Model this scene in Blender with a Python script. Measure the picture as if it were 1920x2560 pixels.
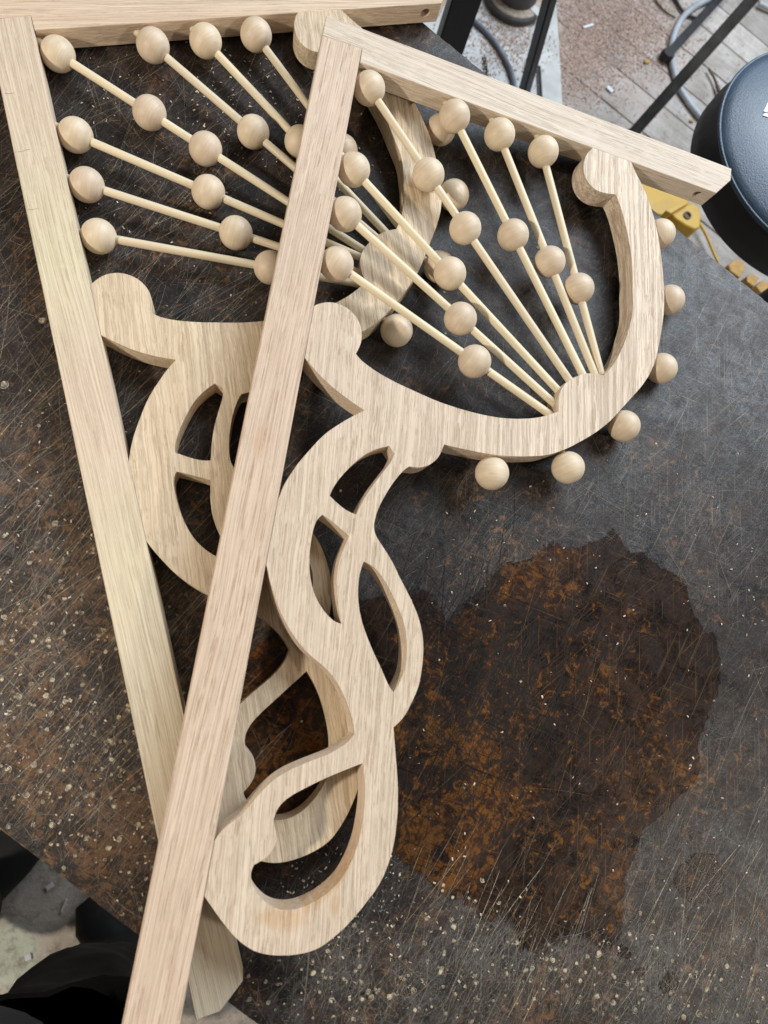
import bpy, bmesh, math, random
from mathutils import Vector, Matrix
random.seed(7)
for o in list(bpy.data.objects): bpy.data.objects.remove(o)
sc = bpy.context.scene
COL = sc.collection
R = math.radians

# ------------------------------------------------------------------ camera (metres; table top is z = TZ)
CAM_LOC = Vector((0.09636, -0.628495, 0.621675))
CAM_ROT = Matrix(((0.9484596797372573, 0.22311599478877583, -0.22504108243184293),
                  (-0.25789217315526397, 0.9561277244376568, -0.13896546904503904),
                  (0.18416259918326502, 0.18983947806256551, 0.9643884640698394)))
FPX = 1780.5
TZ = -0.0032           # table top
FZ = -0.88             # floor
cam_d = bpy.data.cameras.new('camera')
cam_d.sensor_fit = 'VERTICAL'; cam_d.sensor_height = 9.8; cam_d.sensor_width = 7.35
cam_d.lens = FPX * 9.8 / 2560.0
cam_d.clip_start = 0.02; cam_d.clip_end = 30
cam_d.dof.use_dof = True; cam_d.dof.focus_distance = 0.72; cam_d.dof.aperture_fstop = 1.9
cam = bpy.data.objects.new('camera', cam_d); COL.objects.link(cam)
cam.matrix_world = Matrix.Translation(CAM_LOC) @ CAM_ROT.to_4x4()
sc.camera = cam

# ------------------------------------------------------------------ interior light: grey room, one window, lamps
W = bpy.data.worlds.new('World'); sc.world = W; W.use_nodes = True
bg = W.node_tree.nodes['Background']
bg.inputs[0].default_value = (1.0, 0.96, 0.91, 1); bg.inputs[1].default_value = 0.105
def area(name, loc, target, sx, sy, watts, col):
    l = bpy.data.lights.new(name, 'AREA'); l.shape = 'RECTANGLE'; l.size = sx; l.size_y = sy
    l.energy = watts; l.color = col
    o = bpy.data.objects.new(name, l); COL.objects.link(o); o.location = loc
    o.rotation_euler = (Vector(target) - Vector(loc)).to_track_quat('-Z', 'Y').to_euler()
    return o
area('window_light', (2.35, 0.85, 1.75), (0.35, -0.4, 0), 2.3, 1.7, 138, (0.79, 0.89, 1.0))
area('ceiling_lamp', (-1.25, -0.50, 1.02), (0.1, -0.4, 0), 0.10, 0.10, 25, (1.0, 0.90, 0.77))
area('second_ceiling_lamp', (1.75, -2.1, 1.5), (0.3, -0.3, 0), 0.22, 0.22, 20, (1.0, 0.92, 0.81))
sc.view_settings.view_transform = 'Standard'; sc.view_settings.look = 'None'
sc.view_settings.exposure = 0.0; sc.view_settings.gamma = 1.0

# ------------------------------------------------------------------ helpers
def at(px, py, z):
    """point of the plane at height z that the photograph's pixel (1920x2560) shows"""
    d = CAM_ROT @ Vector(((px - 960) / FPX, -(py - 1280) / FPX, -1))
    t = (z - CAM_LOC.z) / d.z
    return CAM_LOC + d * t
def tag(o, label=None, cat=None, group=None, kind=None):
    if label: o['label'] = label
    if cat: o['category'] = cat
    if group: o['group'] = group
    if kind: o['kind'] = kind
    return o
def empty(name, loc=(0, 0, 0), mat=None):
    o = bpy.data.objects.new(name, None); COL.objects.link(o); o.empty_display_size = 0.05
    if mat is not None: o.matrix_world = mat
    else: o.location = loc
    return o
def link_mesh(name, me, mat, parent=None, loc=None):
    o = bpy.data.objects.new(name, me); COL.objects.link(o)
    if mat is not None and not me.materials: me.materials.append(mat)
    if parent is not None: o.parent = parent
    if loc is not None: o.location = loc
    return o
def from_bm(name, bm, mat, parent=None, loc=None, smooth=None):
    bmesh.ops.recalc_face_normals(bm, faces=bm.faces)
    me = bpy.data.meshes.new(name); bm.to_mesh(me); bm.free()
    if smooth is not None:
        me.polygons.foreach_set('use_smooth', [True] * len(me.polygons))
        me.set_sharp_from_angle(angle=R(smooth))
    return link_mesh(name, me, mat, parent, loc)
def bm_box(bm, c, s, rot=None):
    r = bmesh.ops.create_cube(bm, size=1.0)
    M = Matrix.Translation(Vector(c)) @ (rot.to_4x4() if rot is not None else Matrix()) @ Matrix.Diagonal((s[0], s[1], s[2], 1))
    bmesh.ops.transform(bm, matrix=M, verts=r['verts']); return r['verts']
def bm_beam(bm, a, b, w, h, up=(0, 0, 1)):
    a, b = Vector(a), Vector(b); d = (b - a); L = d.length; d.normalize()
    x = d; y = Vector(up).cross(x).normalized(); z = x.cross(y)
    M = Matrix((x, y, z)).transposed()
    return bm_box(bm, (a + b) / 2, (L, w, h), M)
def bm_tube(bm, pts, rad, n=12, caps=True):
    pts = [Vector(p) for p in pts]; rings = []
    nrm = None
    for i, p in enumerate(pts):
        t = (pts[min(i + 1, len(pts) - 1)] - pts[max(i - 1, 0)]).normalized()
        if nrm is None:
            nrm = t.orthogonal().normalized()
        nrm = (nrm - t * nrm.dot(t)).normalized(); b = t.cross(nrm)
        r = rad[i] if isinstance(rad, (list, tuple)) else rad
        rings.append([bm.verts.new(p + (nrm * math.cos(a) + b * math.sin(a)) * r) for a in [2 * math.pi * k / n for k in range(n)]])
    for i in range(len(rings) - 1):
        for k in range(n):
            bm.faces.new((rings[i][k], rings[i][(k + 1) % n], rings[i + 1][(k + 1) % n], rings[i + 1][k]))
    if caps:
        bm.faces.new(rings[0][::-1]); bm.faces.new(rings[-1])
def bm_lathe(bm, prof, n=32, M=None):
    """prof: (radius, z) pairs"""
    rings = []
    for r, z in prof:
        if r < 1e-6:
            rings.append([bm.verts.new((0, 0, z))])
        else:
            rings.append([bm.verts.new((r * math.cos(2 * math.pi * k / n), r * math.sin(2 * math.pi * k / n), z)) for k in range(n)])
    for a, b in zip(rings, rings[1:]):
        for k in range(n):
            k2 = (k + 1) % n
            if len(a) == 1 and len(b) > 1: bm.faces.new((a[0], b[k], b[k2]))
            elif len(b) == 1 and len(a) > 1: bm.faces.new((a[k], a[k2], b[0]))
            elif len(a) > 1: bm.faces.new((a[k], a[k2], b[k2], b[k]))
    if M is not None:
        bmesh.ops.transform(bm, matrix=M, verts=[v for r_ in rings for v in r_])
def smooth_path(P, sub=8):
    P = [Vector(p) for p in P]; Q = [2 * P[0] - P[1]] + P + [2 * P[-1] - P[-2]]; out = []
    for i in range(1, len(Q) - 2):
        p0, p1, p2, p3 = Q[i - 1:i + 3]
        for k in range(sub):
            t = k / sub
            out.append(.5 * ((2 * p1) + (p2 - p0) * t + (2 * p0 - 5 * p1 + 4 * p2 - p3) * t * t + (3 * p1 - p0 - 3 * p2 + p3) * t ** 3))
    out.append(P[-1]); return out
def extrude_poly(name, outer, holes, z0, z1, mat, parent=None, bevel=0.0):
    """solid between z0 and z1 with outline and holes given as xy lists"""
    bm = bmesh.new()
    loops = [outer] + list(holes); top = []; edges = []
    for L in loops:
        vs = [bm.verts.new((x, y, z1)) for x, y in L]; top.append(vs)
        for i in range(len(vs)): edges.append(bm.edges.new((vs[i], vs[(i + 1) % len(vs)])))
    bmesh.ops.triangle_fill(bm, edges=edges, use_beauty=True, use_dissolve=False)
    topf = list(bm.faces)
    for f in topf:
        f.normal_update()
        if f.normal.z < 0: f.normal_flip()
    vm = {}
    for vs in top:
        for v in vs: vm[v] = bm.verts.new((v.co.x, v.co.y, z0))
    for f in topf:
        bm.faces.new([vm[v] for v in reversed(f.verts)])
    for vs in top:
        for i in range(len(vs)):
            a, b = vs[i], vs[(i + 1) % len(vs)]
            bm.faces.new((a, b, vm[b], vm[a]))
    bmesh.ops.recalc_face_normals(bm, faces=bm.faces)
    me = bpy.data.meshes.new(name); bm.to_mesh(me); bm.free()
    me.polygons.foreach_set('use_smooth', [True] * len(me.polygons)); me.set_sharp_from_angle(angle=R(34))
    o = link_mesh(name, me, mat, parent)
    if bevel:
        m = o.modifiers.new('soft_edge', 'BEVEL'); m.width = bevel; m.segments = 2; m.limit_method = 'ANGLE'; m.angle_limit = R(60)
        m.harden_normals = False
    return o

# ------------------------------------------------------------------ materials
class NT:
    def __init__(s, name):
        s.m = bpy.data.materials.new(name); s.m.use_nodes = True; s.t = s.m.node_tree; s.n = s.t.nodes; s.l = s.t.links
        s.b = s.n['Principled BSDF']; s.out = s.n['Material Output']
    def new(s, typ, **kw):
        n = s.n.new(typ)
        for k, v in kw.items(): setattr(n, k, v)
        return n
    def put(s, sock, v):
        if hasattr(v, 'is_output'): s.l.new(v, sock)
        elif v is not None: sock.default_value = v
    def coord(s, scale=(1, 1, 1), rot=(0, 0, 0), loc=(0, 0, 0), vec=None):
        if vec is None:
            vec = s.new('ShaderNodeTexCoord').outputs['Object']
        # rotate first, then scale
        a = s.new('ShaderNodeMapping'); a.inputs['Rotation'].default_value = rot; a.inputs['Location'].default_value = loc; s.l.new(vec, a.inputs[0])
        b = s.new('ShaderNodeMapping'); b.inputs['Scale'].default_value = scale; s.l.new(a.outputs[0], b.inputs[0])
        return b.outputs[0]
    def noise(s, vec, scale=1, detail=4, rough=.55, dist=0):
        n = s.new('ShaderNodeTexNoise'); s.l.new(vec, n.inputs['Vector']); n.inputs['Scale'].default_value = scale
        n.inputs['Detail'].default_value = detail; n.inputs['Roughness'].default_value = rough; n.inputs['Distortion'].default_value = dist
        return n.outputs['Fac']
    def voro(s, vec, scale=1, feature='F1', rnd=1):
        n = s.new('ShaderNodeTexVoronoi', feature=feature); s.l.new(vec, n.inputs['Vector']); n.inputs['Scale'].default_value = scale
        n.inputs['Randomness'].default_value = rnd
        return n
    def ramp(s, fac, stops, interp='LINEAR'):
        n = s.new('ShaderNodeValToRGB'); n.color_ramp.interpolation = interp; e = n.color_ramp.elements
        while len(e) > 1: e.remove(e[-1])
        for i, (p, c) in enumerate(stops):
            x = e[0] if i == 0 else e.new(p)
            x.position = p; x.color = c if len(c) == 4 else (*c, 1)
        s.l.new(fac, n.inputs[0]); return n.outputs[0]
    def gray(s, fac, a, b, va=0., vb=1.):
        n = s.new('ShaderNodeMapRange'); s.l.new(fac, n.inputs[0]); n.inputs[1].default_value = a; n.inputs[2].default_value = b
        n.inputs[3].default_value = va; n.inputs[4].default_value = vb; return n.outputs[0]
    def math(s, op, a, b=None):
        n = s.new('ShaderNodeMath', operation=op); s.put(n.inputs[0], a)
        if b is not None: s.put(n.inputs[1], b)
        return n.outputs[0]
    def mix(s, fac, a, b, blend='MIX'):
        n = s.new('ShaderNodeMix', data_type='RGBA', blend_type=blend); n.clamp_factor = True
        s.put(n.inputs['Factor'], fac)
        for k, v in (('A', a), ('B', b)):
            sock = [i for i in n.inputs if i.name == k and i.type == 'RGBA'][0]
            if isinstance(v, tuple) and len(v) == 3: v = (*v, 1)
            s.put(sock, v)
        return [o for o in n.outputs if o.type == 'RGBA'][0]
    def bump(s, h, strength, dist):
        n = s.new('ShaderNodeBump'); s.l.new(h, n.inputs['Height']); n.inputs['Strength'].default_value = strength
        n.inputs['Distance'].default_value = dist; return n.outputs[0]
    def fin(s, color=None, rough=None, normal=None, metal=None, spec=None):
        if color is not None: s.put(s.b.inputs['Base Color'], color if hasattr(color, 'is_output') else (*color, 1))
        if rough is not None: s.put(s.b.inputs['Roughness'], rough)
        if normal is not None: s.l.new(normal, s.b.inputs['Normal'])
        if metal is not None: s.b.inputs['Metallic'].default_value = metal
        if spec is not None: s.b.inputs['Specular IOR Level'].default_value = spec
        return s.m

def oak(name, axis='y', turn=0., seed=0., pale=(0.66, 0.545, 0.42), tan=(0.52, 0.385, 0.265), pore=(0.27, 0.175, 0.105),
        band=1.0, wavy=0.0, tints=(), stains=(), pores=1.0, figure=None):
    """open-grained oak: long growth bands, short dark pores, flecks; grain runs along the object's own axis"""
    s = NT(name)
    base = s.new('ShaderNodeTexCoord').outputs['Object']
    rot = (0, 0, R(turn) + (R(90) if axis == 'x' else 0))
    # slight waviness of the grain itself
    v0 = s.coord((1, 1, 1), rot, (seed, seed * .37, seed * .11), base)
    wn = s.new('ShaderNodeTexNoise'); s.l.new(s.coord((14, 3.2, 14), vec=v0), wn.inputs['Vector']); wn.inputs['Scale'].default_value = 1
    wn.inputs['Detail'].default_value = 2
    off = s.new('ShaderNodeVectorMath', operation='SCALE'); s.l.new(wn.outputs['Color'], off.inputs[0]); off.inputs['Scale'].default_value = 0.012 + .012 * wavy
    v = s.new('ShaderNodeVectorMath', operation='ADD'); s.l.new(v0, v.inputs[0]); s.l.new(off.outputs[0], v.inputs[1]); v = v.outputs[0]
    if wavy:
        w2 = s.new('ShaderNodeTexNoise'); s.l.new(s.coord((38, 44, 38), vec=v0), w2.inputs['Vector']); w2.inputs['Scale'].default_value = 1
        o2 = s.new('ShaderNodeVectorMath', operation='SCALE'); s.l.new(w2.outputs['Color'], o2.inputs[0]); o2.inputs['Scale'].default_value = 0.0055 * wavy
        a2 = s.new('ShaderNodeVectorMath', operation='ADD'); s.l.new(v, a2.inputs[0]); s.l.new(o2.outputs[0], a2.inputs[1]); v = a2.outputs[0]
    rings = s.noise(s.coord((210 * band, 3.0, 190 * band), vec=v), 1, 6, .66)
    rings2 = s.noise(s.coord((800, 4, 740), vec=v), 1, 4, .75)
    broad = s.noise(s.coord((26, 2.2, 26), vec=v), 1, 3, .5)
    col = s.mix(s.gray(rings, .38, .62, 0, .75), pale, tan)
    col = s.mix(s.gray(broad, .42, .72, 0, .35), col, (0.58, 0.42, 0.33))
    light = tuple(min(1, c * 1.22) for c in pale)
    col = s.mix(s.gray(rings2, .50, .62, 0, .6), col, light)
    col = s.mix(s.gray(rings2, .48, .36, 0, .5), col, tan)
    if figure:
        # broad wavy quarter-sawn bands in the outer part of the board
        x0, x1, per, k = figure
        sp = s.new('ShaderNodeSeparateXYZ'); s.l.new(base, sp.inputs[0])
        msk = s.gray(sp.outputs['X'], x0, x1, 0, k)
        fb = s.noise(s.coord((per, 5, per), vec=v), 1, 2, .5, .2)
        col = s.mix(s.math('MULTIPLY', s.gray(fb, .50, .58), msk), col, tuple(min(1, c * 1.28) for c in pale))
        col = s.mix(s.math('MULTIPLY', s.gray(fb, .48, .40), msk), col, tuple(c * .86 for c in tan))
    for (x, y, r_, tc, k) in tints:
        d = s.new('ShaderNodeVectorMath', operation='DISTANCE'); s.l.new(base, d.inputs[0]); d.inputs[1].default_value = (x, y, .01)
        col = s.mix(s.gray(d.outputs['Value'], r_, r_ * .3, 0, k), col, tc)
    # pores: short dark dashes; denser in some bands
    pn = s.noise(s.coord((1250, 11, 1250), vec=v), 1, 1, .5)
    pn2 = s.noise(s.coord((900, 8, 900), (0, 0, 0), (3, 1, 2), vec=v), 1, 2, .5)
    dens = s.gray(s.noise(s.coord((110, 4, 110), vec=v), 1, 2), .35, .65, -.035, .045)
    brk = s.gray(s.noise(s.coord((300, 60, 300), vec=v), 1, 2), .40, .52)
    m1 = s.math('MULTIPLY', s.gray(s.math('ADD', pn, dens),   .58, .65, 0, .72 * pores), brk)
    m2 = s.math('MULTIPLY', s.gray(s.math('ADD', pn2, dens), .60, .68, 0, .55 * pores), brk)
    pm = s.math('MAXIMUM', m1, m2)
    # end grain: where the surface faces along the grain, dashes become dots and the wood is darker and warmer by nature
    col = s.mix(pm, col, pore)
    ln = s.noise(s.coord((1050, 3.2, 1000), vec=v), 1, 2, .6)
    col = s.mix(s.gray(ln, .50, .62, 0, .50), col, tuple(c * .80 for c in tan))
    col = s.mix(s.gray(ln, .48, .38, 0, .40), col, light)
    fine = s.noise(s.coord((2600, 300, 2600), vec=v), 1, 1)
    col = s.mix(s.gray(fine, .35, .7, 0, .22), col, light)
    for (x, y, rx, ry, k) in stains:
        c = s.coord((1 / rx, 1 / ry, 12), (0, 0, 0), (-x, -y, 0), base)
        nn = s.new('ShaderNodeTexNoise'); s.l.new(s.coord((150, 40, 60), vec=base), nn.inputs['Vector']); nn.inputs['Scale'].default_value = 1
        o3 = s.new('ShaderNodeVectorMath', operation='SCALE'); s.l.new(nn.outputs['Color'], o3.inputs[0]); o3.inputs['Scale'].default_value = .5
        a3 = s.new('ShaderNodeVectorMath', operation='ADD'); s.l.new(c, a3.inputs[0]); s.l.new(o3.outputs[0], a3.inputs[1])
        d = s.new('ShaderNodeVectorMath', operation='DISTANCE'); s.l.new(a3.outputs[0], d.inputs[0]); d.inputs[1].default_value = (.25, .25, .25 + 12 * .012)
        col = s.mix(s.gray(d.outputs['Value'], 1.0, .45, 0, k), col, (0.80, 0.56, 0.30), 'MULTIPLY')
    h = s.math('SUBTRACT', rings2, s.math('MULTIPLY', pm, 1.4))
    hs = s.new('ShaderNodeHueSaturation'); s.l.new(col, hs.inputs['Color']); hs.inputs['Value'].default_value = .97; hs.inputs['Saturation'].default_value = 1.10
    return s.fin(hs.outputs[0], s.gray(rings2, .3, .7, .52, .68), s.bump(h, .4, .0005), spec=.35)

def pale_wood(name, c1, c2, line, scale=1., stretch='z'):
    s = NT(name)
    info = s.new('ShaderNodeObjectInfo')
    base = s.new('ShaderNodeTexCoord').outputs['Object']
    sh = s.new('ShaderNodeVectorMath', operation='SCALE'); sh.inputs[0].default_value = (3.1, 7.7, 5.3); s.l.new(info.outputs['Random'], sh.inputs['Scale'])
    ad = s.new('ShaderNodeVectorMath', operation='ADD'); s.l.new(base, ad.inputs[0]); s.l.new(sh.outputs[0], ad.inputs[1]); v = ad.outputs[0]
    if stretch == 'z': a, b, c = (420, 420, 8), (1500, 1500, 30), (90, 90, 5)
    else: a, b, c = (50, 50, 500), (60, 60, 1100), (45, 45, 90)
    n1 = s.noise(s.coord(a, vec=v), scale, 3, .6, .3); n2 = s.noise(s.coord(b, vec=v), scale, 2); n3 = s.noise(s.coord(c, vec=v), 1, 2)
    col = s.mix(s.gray(n1, .35, .65), c1, c2)
    col = s.mix(s.gray(n2, .55, .75, 0, .4), col, line)
    col = s.mix(s.gray(n3, .4, .7, 0, .35), col, line)
    hs = s.new('ShaderNodeHueSaturation'); s.l.new(col, hs.inputs['Color'])
    s.l.new(s.gray(info.outputs['Random'], 0, 1, .93, 1.05), hs.inputs['Value']); s.l.new(s.gray(info.outputs['Random'], 0, 1, .495, .505), hs.inputs['Hue'])
    return s.fin(hs.outputs[0], .48, s.bump(n2, .12, .0003), spec=.4)

def plain(name, c, rough=.6, metal=0, var=.25, scale=40, bump=0.):
    s = NT(name)
    v = s.coord((1, 1, 1)); n = s.noise(v, scale, 5, .6)
    col = s.mix(s.gray(n, .3, .7), tuple(x * (1 - var) for x in c), tuple(min(1, x * (1 + var)) for x in c))
    return s.fin(col, s.gray(n, .3, .7, max(.05, rough - .08), min(1, rough + .1)), s.bump(n, .3, bump) if bump else None, metal=metal)

OUT_F = [[2857,382],[2841,410],[2825,435],[2811,460],[2798,487],[2788,514],[2781,542],[2776,571],[2774,600],[2774,629],[2777,658],[2782,687],[2790,715],[2801,741],[2816,766],[2834,788],[2854,808],[2878,825],[2903,838],[2930,848],[2958,854],[2987,856],[3016,855],[3045,851],[3074,846],[3103,840],[3131,833],[3160,827],[3177,851],[3194,876],[3209,902],[3223,929],[3236,956],[3248,984],[3259,1011],[3270,1040],[3281,1068],[3292,1096],[3302,1125],[3312,1153],[3322,1182],[3331,1210],[3341,1239],[3350,1268],[3358,1297],[3366,1326],[3374,1355],[3382,1384],[3389,1414],[3395,1443],[3401,1473],[3406,1502],[3412,1532],[3417,1562],[3421,1592],[3425,1622],[3429,1652],[3432,1682],[3434,1712],[3437,1742],[3439,1772],[3441,1802],[3444,1832],[3447,1862],[3451,1892],[3454,1922],[3457,1952],[3459,1983],[3461,2013],[3461,2043],[3460,2073],[3457,2103],[3454,2133],[3449,2162],[3444,2192],[3439,2222],[3433,2252],[3427,2281],[3421,2311],[3414,2340],[3407,2370],[3400,2399],[3392,2428],[3383,2457],[3373,2485],[3363,2514],[3352,2542],[3341,2570],[3329,2598],[3317,2625],[3303,2652],[3289,2679],[3273,2704],[3257,2729],[3239,2754],[3221,2778],[3202,2802],[3172,2801],[3142,2802],[3112,2806],[3083,2811],[3054,2819],[3025,2829],[2998,2841],[2971,2855],[2945,2870],[2919,2886],[2895,2904],[2872,2923],[2850,2943],[2829,2965],[2811,2989],[2795,3014],[2781,3040],[2771,3068],[2764,3097],[2760,3127],[2759,3157],[2759,3187],[2762,3217],[2765,3247],[2769,3277],[2744,3293],[2719,3309],[2693,3324],[2667,3339],[2641,3353],[2614,3366],[2587,3379],[2560,3390],[2532,3401],[2504,3411],[2476,3420],[2447,3428],[2418,3436],[2390,3444],[2361,3451],[2332,3457],[2302,3463],[2273,3469],[2244,3474],[2214,3478],[2185,3482],[2155,3485],[2125,3487],[2096,3490],[2066,3491],[2036,3493],[2006,3493],[1977,3494],[1947,3494],[1917,3494],[1887,3494],[1857,3493],[1828,3492],[1798,3491],[1768,3489],[1738,3487],[1709,3485],[1679,3483],[1649,3480],[1620,3477],[1590,3473],[1561,3469],[1531,3464],[1502,3459],[1472,3454],[1443,3449],[1414,3443],[1385,3438],[1355,3432],[1326,3426],[1297,3421],[1268,3415],[1238,3409],[1209,3403],[1180,3396],[1151,3389],[1123,3381],[1094,3373],[1065,3365],[1037,3356],[1009,3346],[981,3336],[953,3324],[926,3313],[899,3300],[873,3287],[849,3271],[827,3254],[807,3236],[817,3207],[825,3178],[831,3149],[835,3119],[835,3089],[833,3059],[827,3029],[819,3001],[807,2973],[792,2947],[775,2923],[755,2901],[732,2882],[707,2865],[681,2850],[653,2839],[625,2831],[595,2826],[566,2825],[536,2828],[507,2834],[478,2843],[451,2856],[425,2871],[400,2888],[382,2906],[382,3388],[410,3409],[433,3429],[456,3448],[480,3467],[504,3486],[528,3503],[553,3521],[579,3537],[605,3553],[631,3569],[657,3584],[684,3598],[711,3612],[739,3625],[766,3638],[794,3651],[821,3663],[849,3675],[877,3687],[906,3698],[934,3708],[963,3719],[939,3737],[916,3756],[893,3775],[870,3794],[848,3814],[826,3834],[804,3855],[783,3876],[761,3897],[740,3919],[720,3940],[699,3962],[680,3985],[661,4008],[644,4032],[627,4057],[611,4082],[596,4108],[581,4134],[566,4160],[551,4186],[536,4212],[521,4238],[507,4264],[493,4291],[480,4317],[468,4345],[456,4372],[445,4400],[434,4428],[424,4456],[414,4484],[406,4513],[399,4542],[393,4571],[389,4600],[382,4630],[382,5162],[397,5190],[408,5218],[420,5246],[432,5274],[445,5301],[459,5328],[472,5355],[486,5381],[501,5408],[515,5434],[531,5460],[546,5486],[563,5511],[580,5536],[599,5560],[617,5584],[636,5607],[656,5630],[676,5652],[697,5674],[718,5695],[740,5716],[763,5736],[786,5755],[809,5774],[834,5791],[859,5807],[885,5822],[911,5837],[938,5852],[963,5867],[988,5884],[1012,5902],[1035,5921],[1058,5941],[1080,5962],[1101,5983],[1121,6005],[1139,6028],[1156,6052],[1172,6077],[1188,6102],[1204,6127],[1220,6152],[1235,6178],[1249,6205],[1262,6232],[1273,6260],[1283,6288],[1291,6317],[1299,6346],[1283,6371],[1266,6395],[1247,6417],[1226,6438],[1203,6457],[1179,6475],[1155,6492],[1130,6508],[1104,6523],[1077,6537],[1050,6550],[1024,6564],[997,6577],[970,6591],[944,6605],[917,6619],[891,6634],[865,6649],[840,6664],[815,6680],[791,6698],[767,6716],[745,6736],[724,6757],[704,6779],[685,6802],[666,6826],[649,6850],[632,6875],[615,6900],[599,6925],[584,6950],[567,6975],[550,6999],[531,7021],[511,7043],[488,7062],[466,7083],[445,7104],[426,7126],[409,7151],[394,7176],[382,7203],[382,7574],[403,7595],[424,7617],[445,7638],[466,7659],[487,7681],[509,7702],[530,7723],[552,7744],[574,7764],[596,7784],[619,7803],[643,7822],[667,7839],[692,7856],[717,7871],[744,7885],[771,7898],[798,7909],[827,7917],[856,7924],[886,7928],[915,7931],[945,7933],[975,7933],[1005,7932],[1035,7930],[1065,7928],[1095,7924],[1124,7919],[1153,7913],[1182,7906],[1211,7897],[1239,7886],[1265,7874],[1291,7859],[1316,7842],[1339,7823],[1362,7804],[1384,7784],[1406,7764],[1428,7743],[1449,7722],[1469,7699],[1488,7676],[1507,7653],[1525,7629],[1543,7605],[1560,7581],[1577,7556],[1594,7531],[1611,7506],[1628,7481],[1643,7456],[1658,7430],[1672,7403],[1683,7376],[1694,7348],[1703,7319],[1711,7290],[1718,7261],[1724,7232],[1730,7203],[1735,7173],[1738,7143],[1741,7114],[1742,7084],[1743,7054],[1743,7024],[1743,6994],[1742,6964],[1740,6934],[1738,6904],[1736,6874],[1733,6844],[1729,6814],[1725,6785],[1721,6755],[1716,6725],[1711,6696],[1705,6666],[1699,6637],[1692,6608],[1685,6578],[1678,6549],[1671,6520],[1664,6491],[1657,6462],[1650,6433],[1643,6403],[1636,6374],[1629,6345],[1622,6316],[1616,6287],[1609,6257],[1629,6235],[1648,6212],[1666,6189],[1682,6164],[1696,6138],[1708,6111],[1719,6083],[1728,6055],[1738,6027],[1747,5999],[1757,5971],[1764,5942],[1770,5913],[1774,5883],[1776,5854],[1778,5824],[1778,5794],[1778,5764],[1778,5734],[1777,5704],[1775,5674],[1772,5645],[1769,5615],[1764,5585],[1759,5556],[1752,5527],[1744,5498],[1735,5470],[1724,5442],[1713,5414],[1700,5387],[1687,5361],[1673,5334],[1657,5309],[1641,5284],[1624,5259],[1607,5234],[1590,5210],[1572,5186],[1554,5162],[1536,5138],[1518,5115],[1499,5091],[1481,5067],[1464,5043],[1447,5018],[1430,4994],[1412,4970],[1394,4946],[1374,4923],[1355,4901],[1334,4879],[1314,4857],[1293,4836],[1272,4814],[1252,4792],[1234,4770],[1218,4746],[1206,4720],[1200,4692],[1197,4663],[1198,4634],[1201,4605],[1205,4575],[1211,4546],[1218,4517],[1226,4488],[1236,4460],[1246,4432],[1256,4404],[1267,4376],[1279,4348],[1291,4321],[1304,4294],[1317,4267],[1331,4241],[1346,4215],[1362,4190],[1379,4166],[1398,4142],[1423,4117],[1453,4115],[1482,4112],[1511,4107],[1539,4098],[1565,4085],[1590,4070],[1613,4051],[1633,4031],[1652,4008],[1668,3983],[1680,3957],[1689,3930],[1696,3903],[1703,3876],[1710,3850],[1740,3851],[1770,3852],[1800,3852],[1830,3852],[1860,3851],[1890,3851],[1920,3850],[1950,3849],[1980,3848],[2010,3847],[2040,3846],[2070,3844],[2100,3843],[2130,3840],[2160,3838],[2190,3835],[2220,3832],[2249,3828],[2279,3824],[2309,3819],[2338,3814],[2368,3808],[2397,3802],[2427,3796],[2456,3790],[2485,3783],[2514,3776],[2543,3768],[2572,3760],[2601,3752],[2630,3744],[2659,3735],[2687,3724],[2714,3713],[2741,3700],[2768,3686],[2794,3671],[2820,3656],[2845,3640],[2871,3625],[2896,3608],[2920,3591],[2945,3574],[2969,3555],[2992,3537],[3016,3518],[3039,3500],[3063,3481],[3086,3462],[3109,3442],[3132,3423],[3154,3403],[3176,3383],[3198,3362],[3219,3341],[3240,3319],[3261,3297],[3281,3275],[3301,3253],[3320,3230],[3338,3206],[3357,3182],[3374,3158],[3392,3133],[3409,3109],[3426,3084],[3443,3060],[3461,3035],[3478,3011],[3496,2986],[3513,2962],[3531,2938],[3548,2913],[3566,2889],[3583,2864],[3600,2839],[3616,2814],[3632,2789],[3647,2763],[3662,2737],[3676,2710],[3689,2683],[3701,2656],[3713,2628],[3723,2600],[3733,2572],[3742,2543],[3749,2514],[3756,2485],[3763,2456],[3768,2426],[3774,2397],[3778,2367],[3782,2337],[3786,2308],[3790,2278],[3794,2248],[3797,2218],[3800,2188],[3803,2158],[3805,2128],[3807,2099],[3809,2069],[3811,2039],[3812,2009],[3814,1979],[3814,1949],[3814,1919],[3813,1889],[3812,1859],[3810,1829],[3808,1799],[3805,1769],[3802,1739],[3799,1709],[3795,1679],[3792,1650],[3788,1620],[3783,1590],[3779,1561],[3774,1531],[3769,1501],[3765,1472],[3760,1442],[3754,1412],[3749,1383],[3743,1354],[3736,1324],[3730,1295],[3723,1266],[3716,1236],[3709,1207],[3702,1178],[3694,1149],[3686,1120],[3677,1091],[3669,1063],[3659,1034],[3650,1006],[3639,978],[3629,950],[3618,922],[3606,894],[3594,866],[3582,839],[3570,811],[3557,784],[3544,757],[3530,731],[3516,704],[3501,678],[3485,653],[3469,628],[3452,603],[3435,578],[3417,554],[3399,530],[3381,506],[3365,481],[3349,456],[3334,430],[3319,404],[3304,382]]
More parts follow.
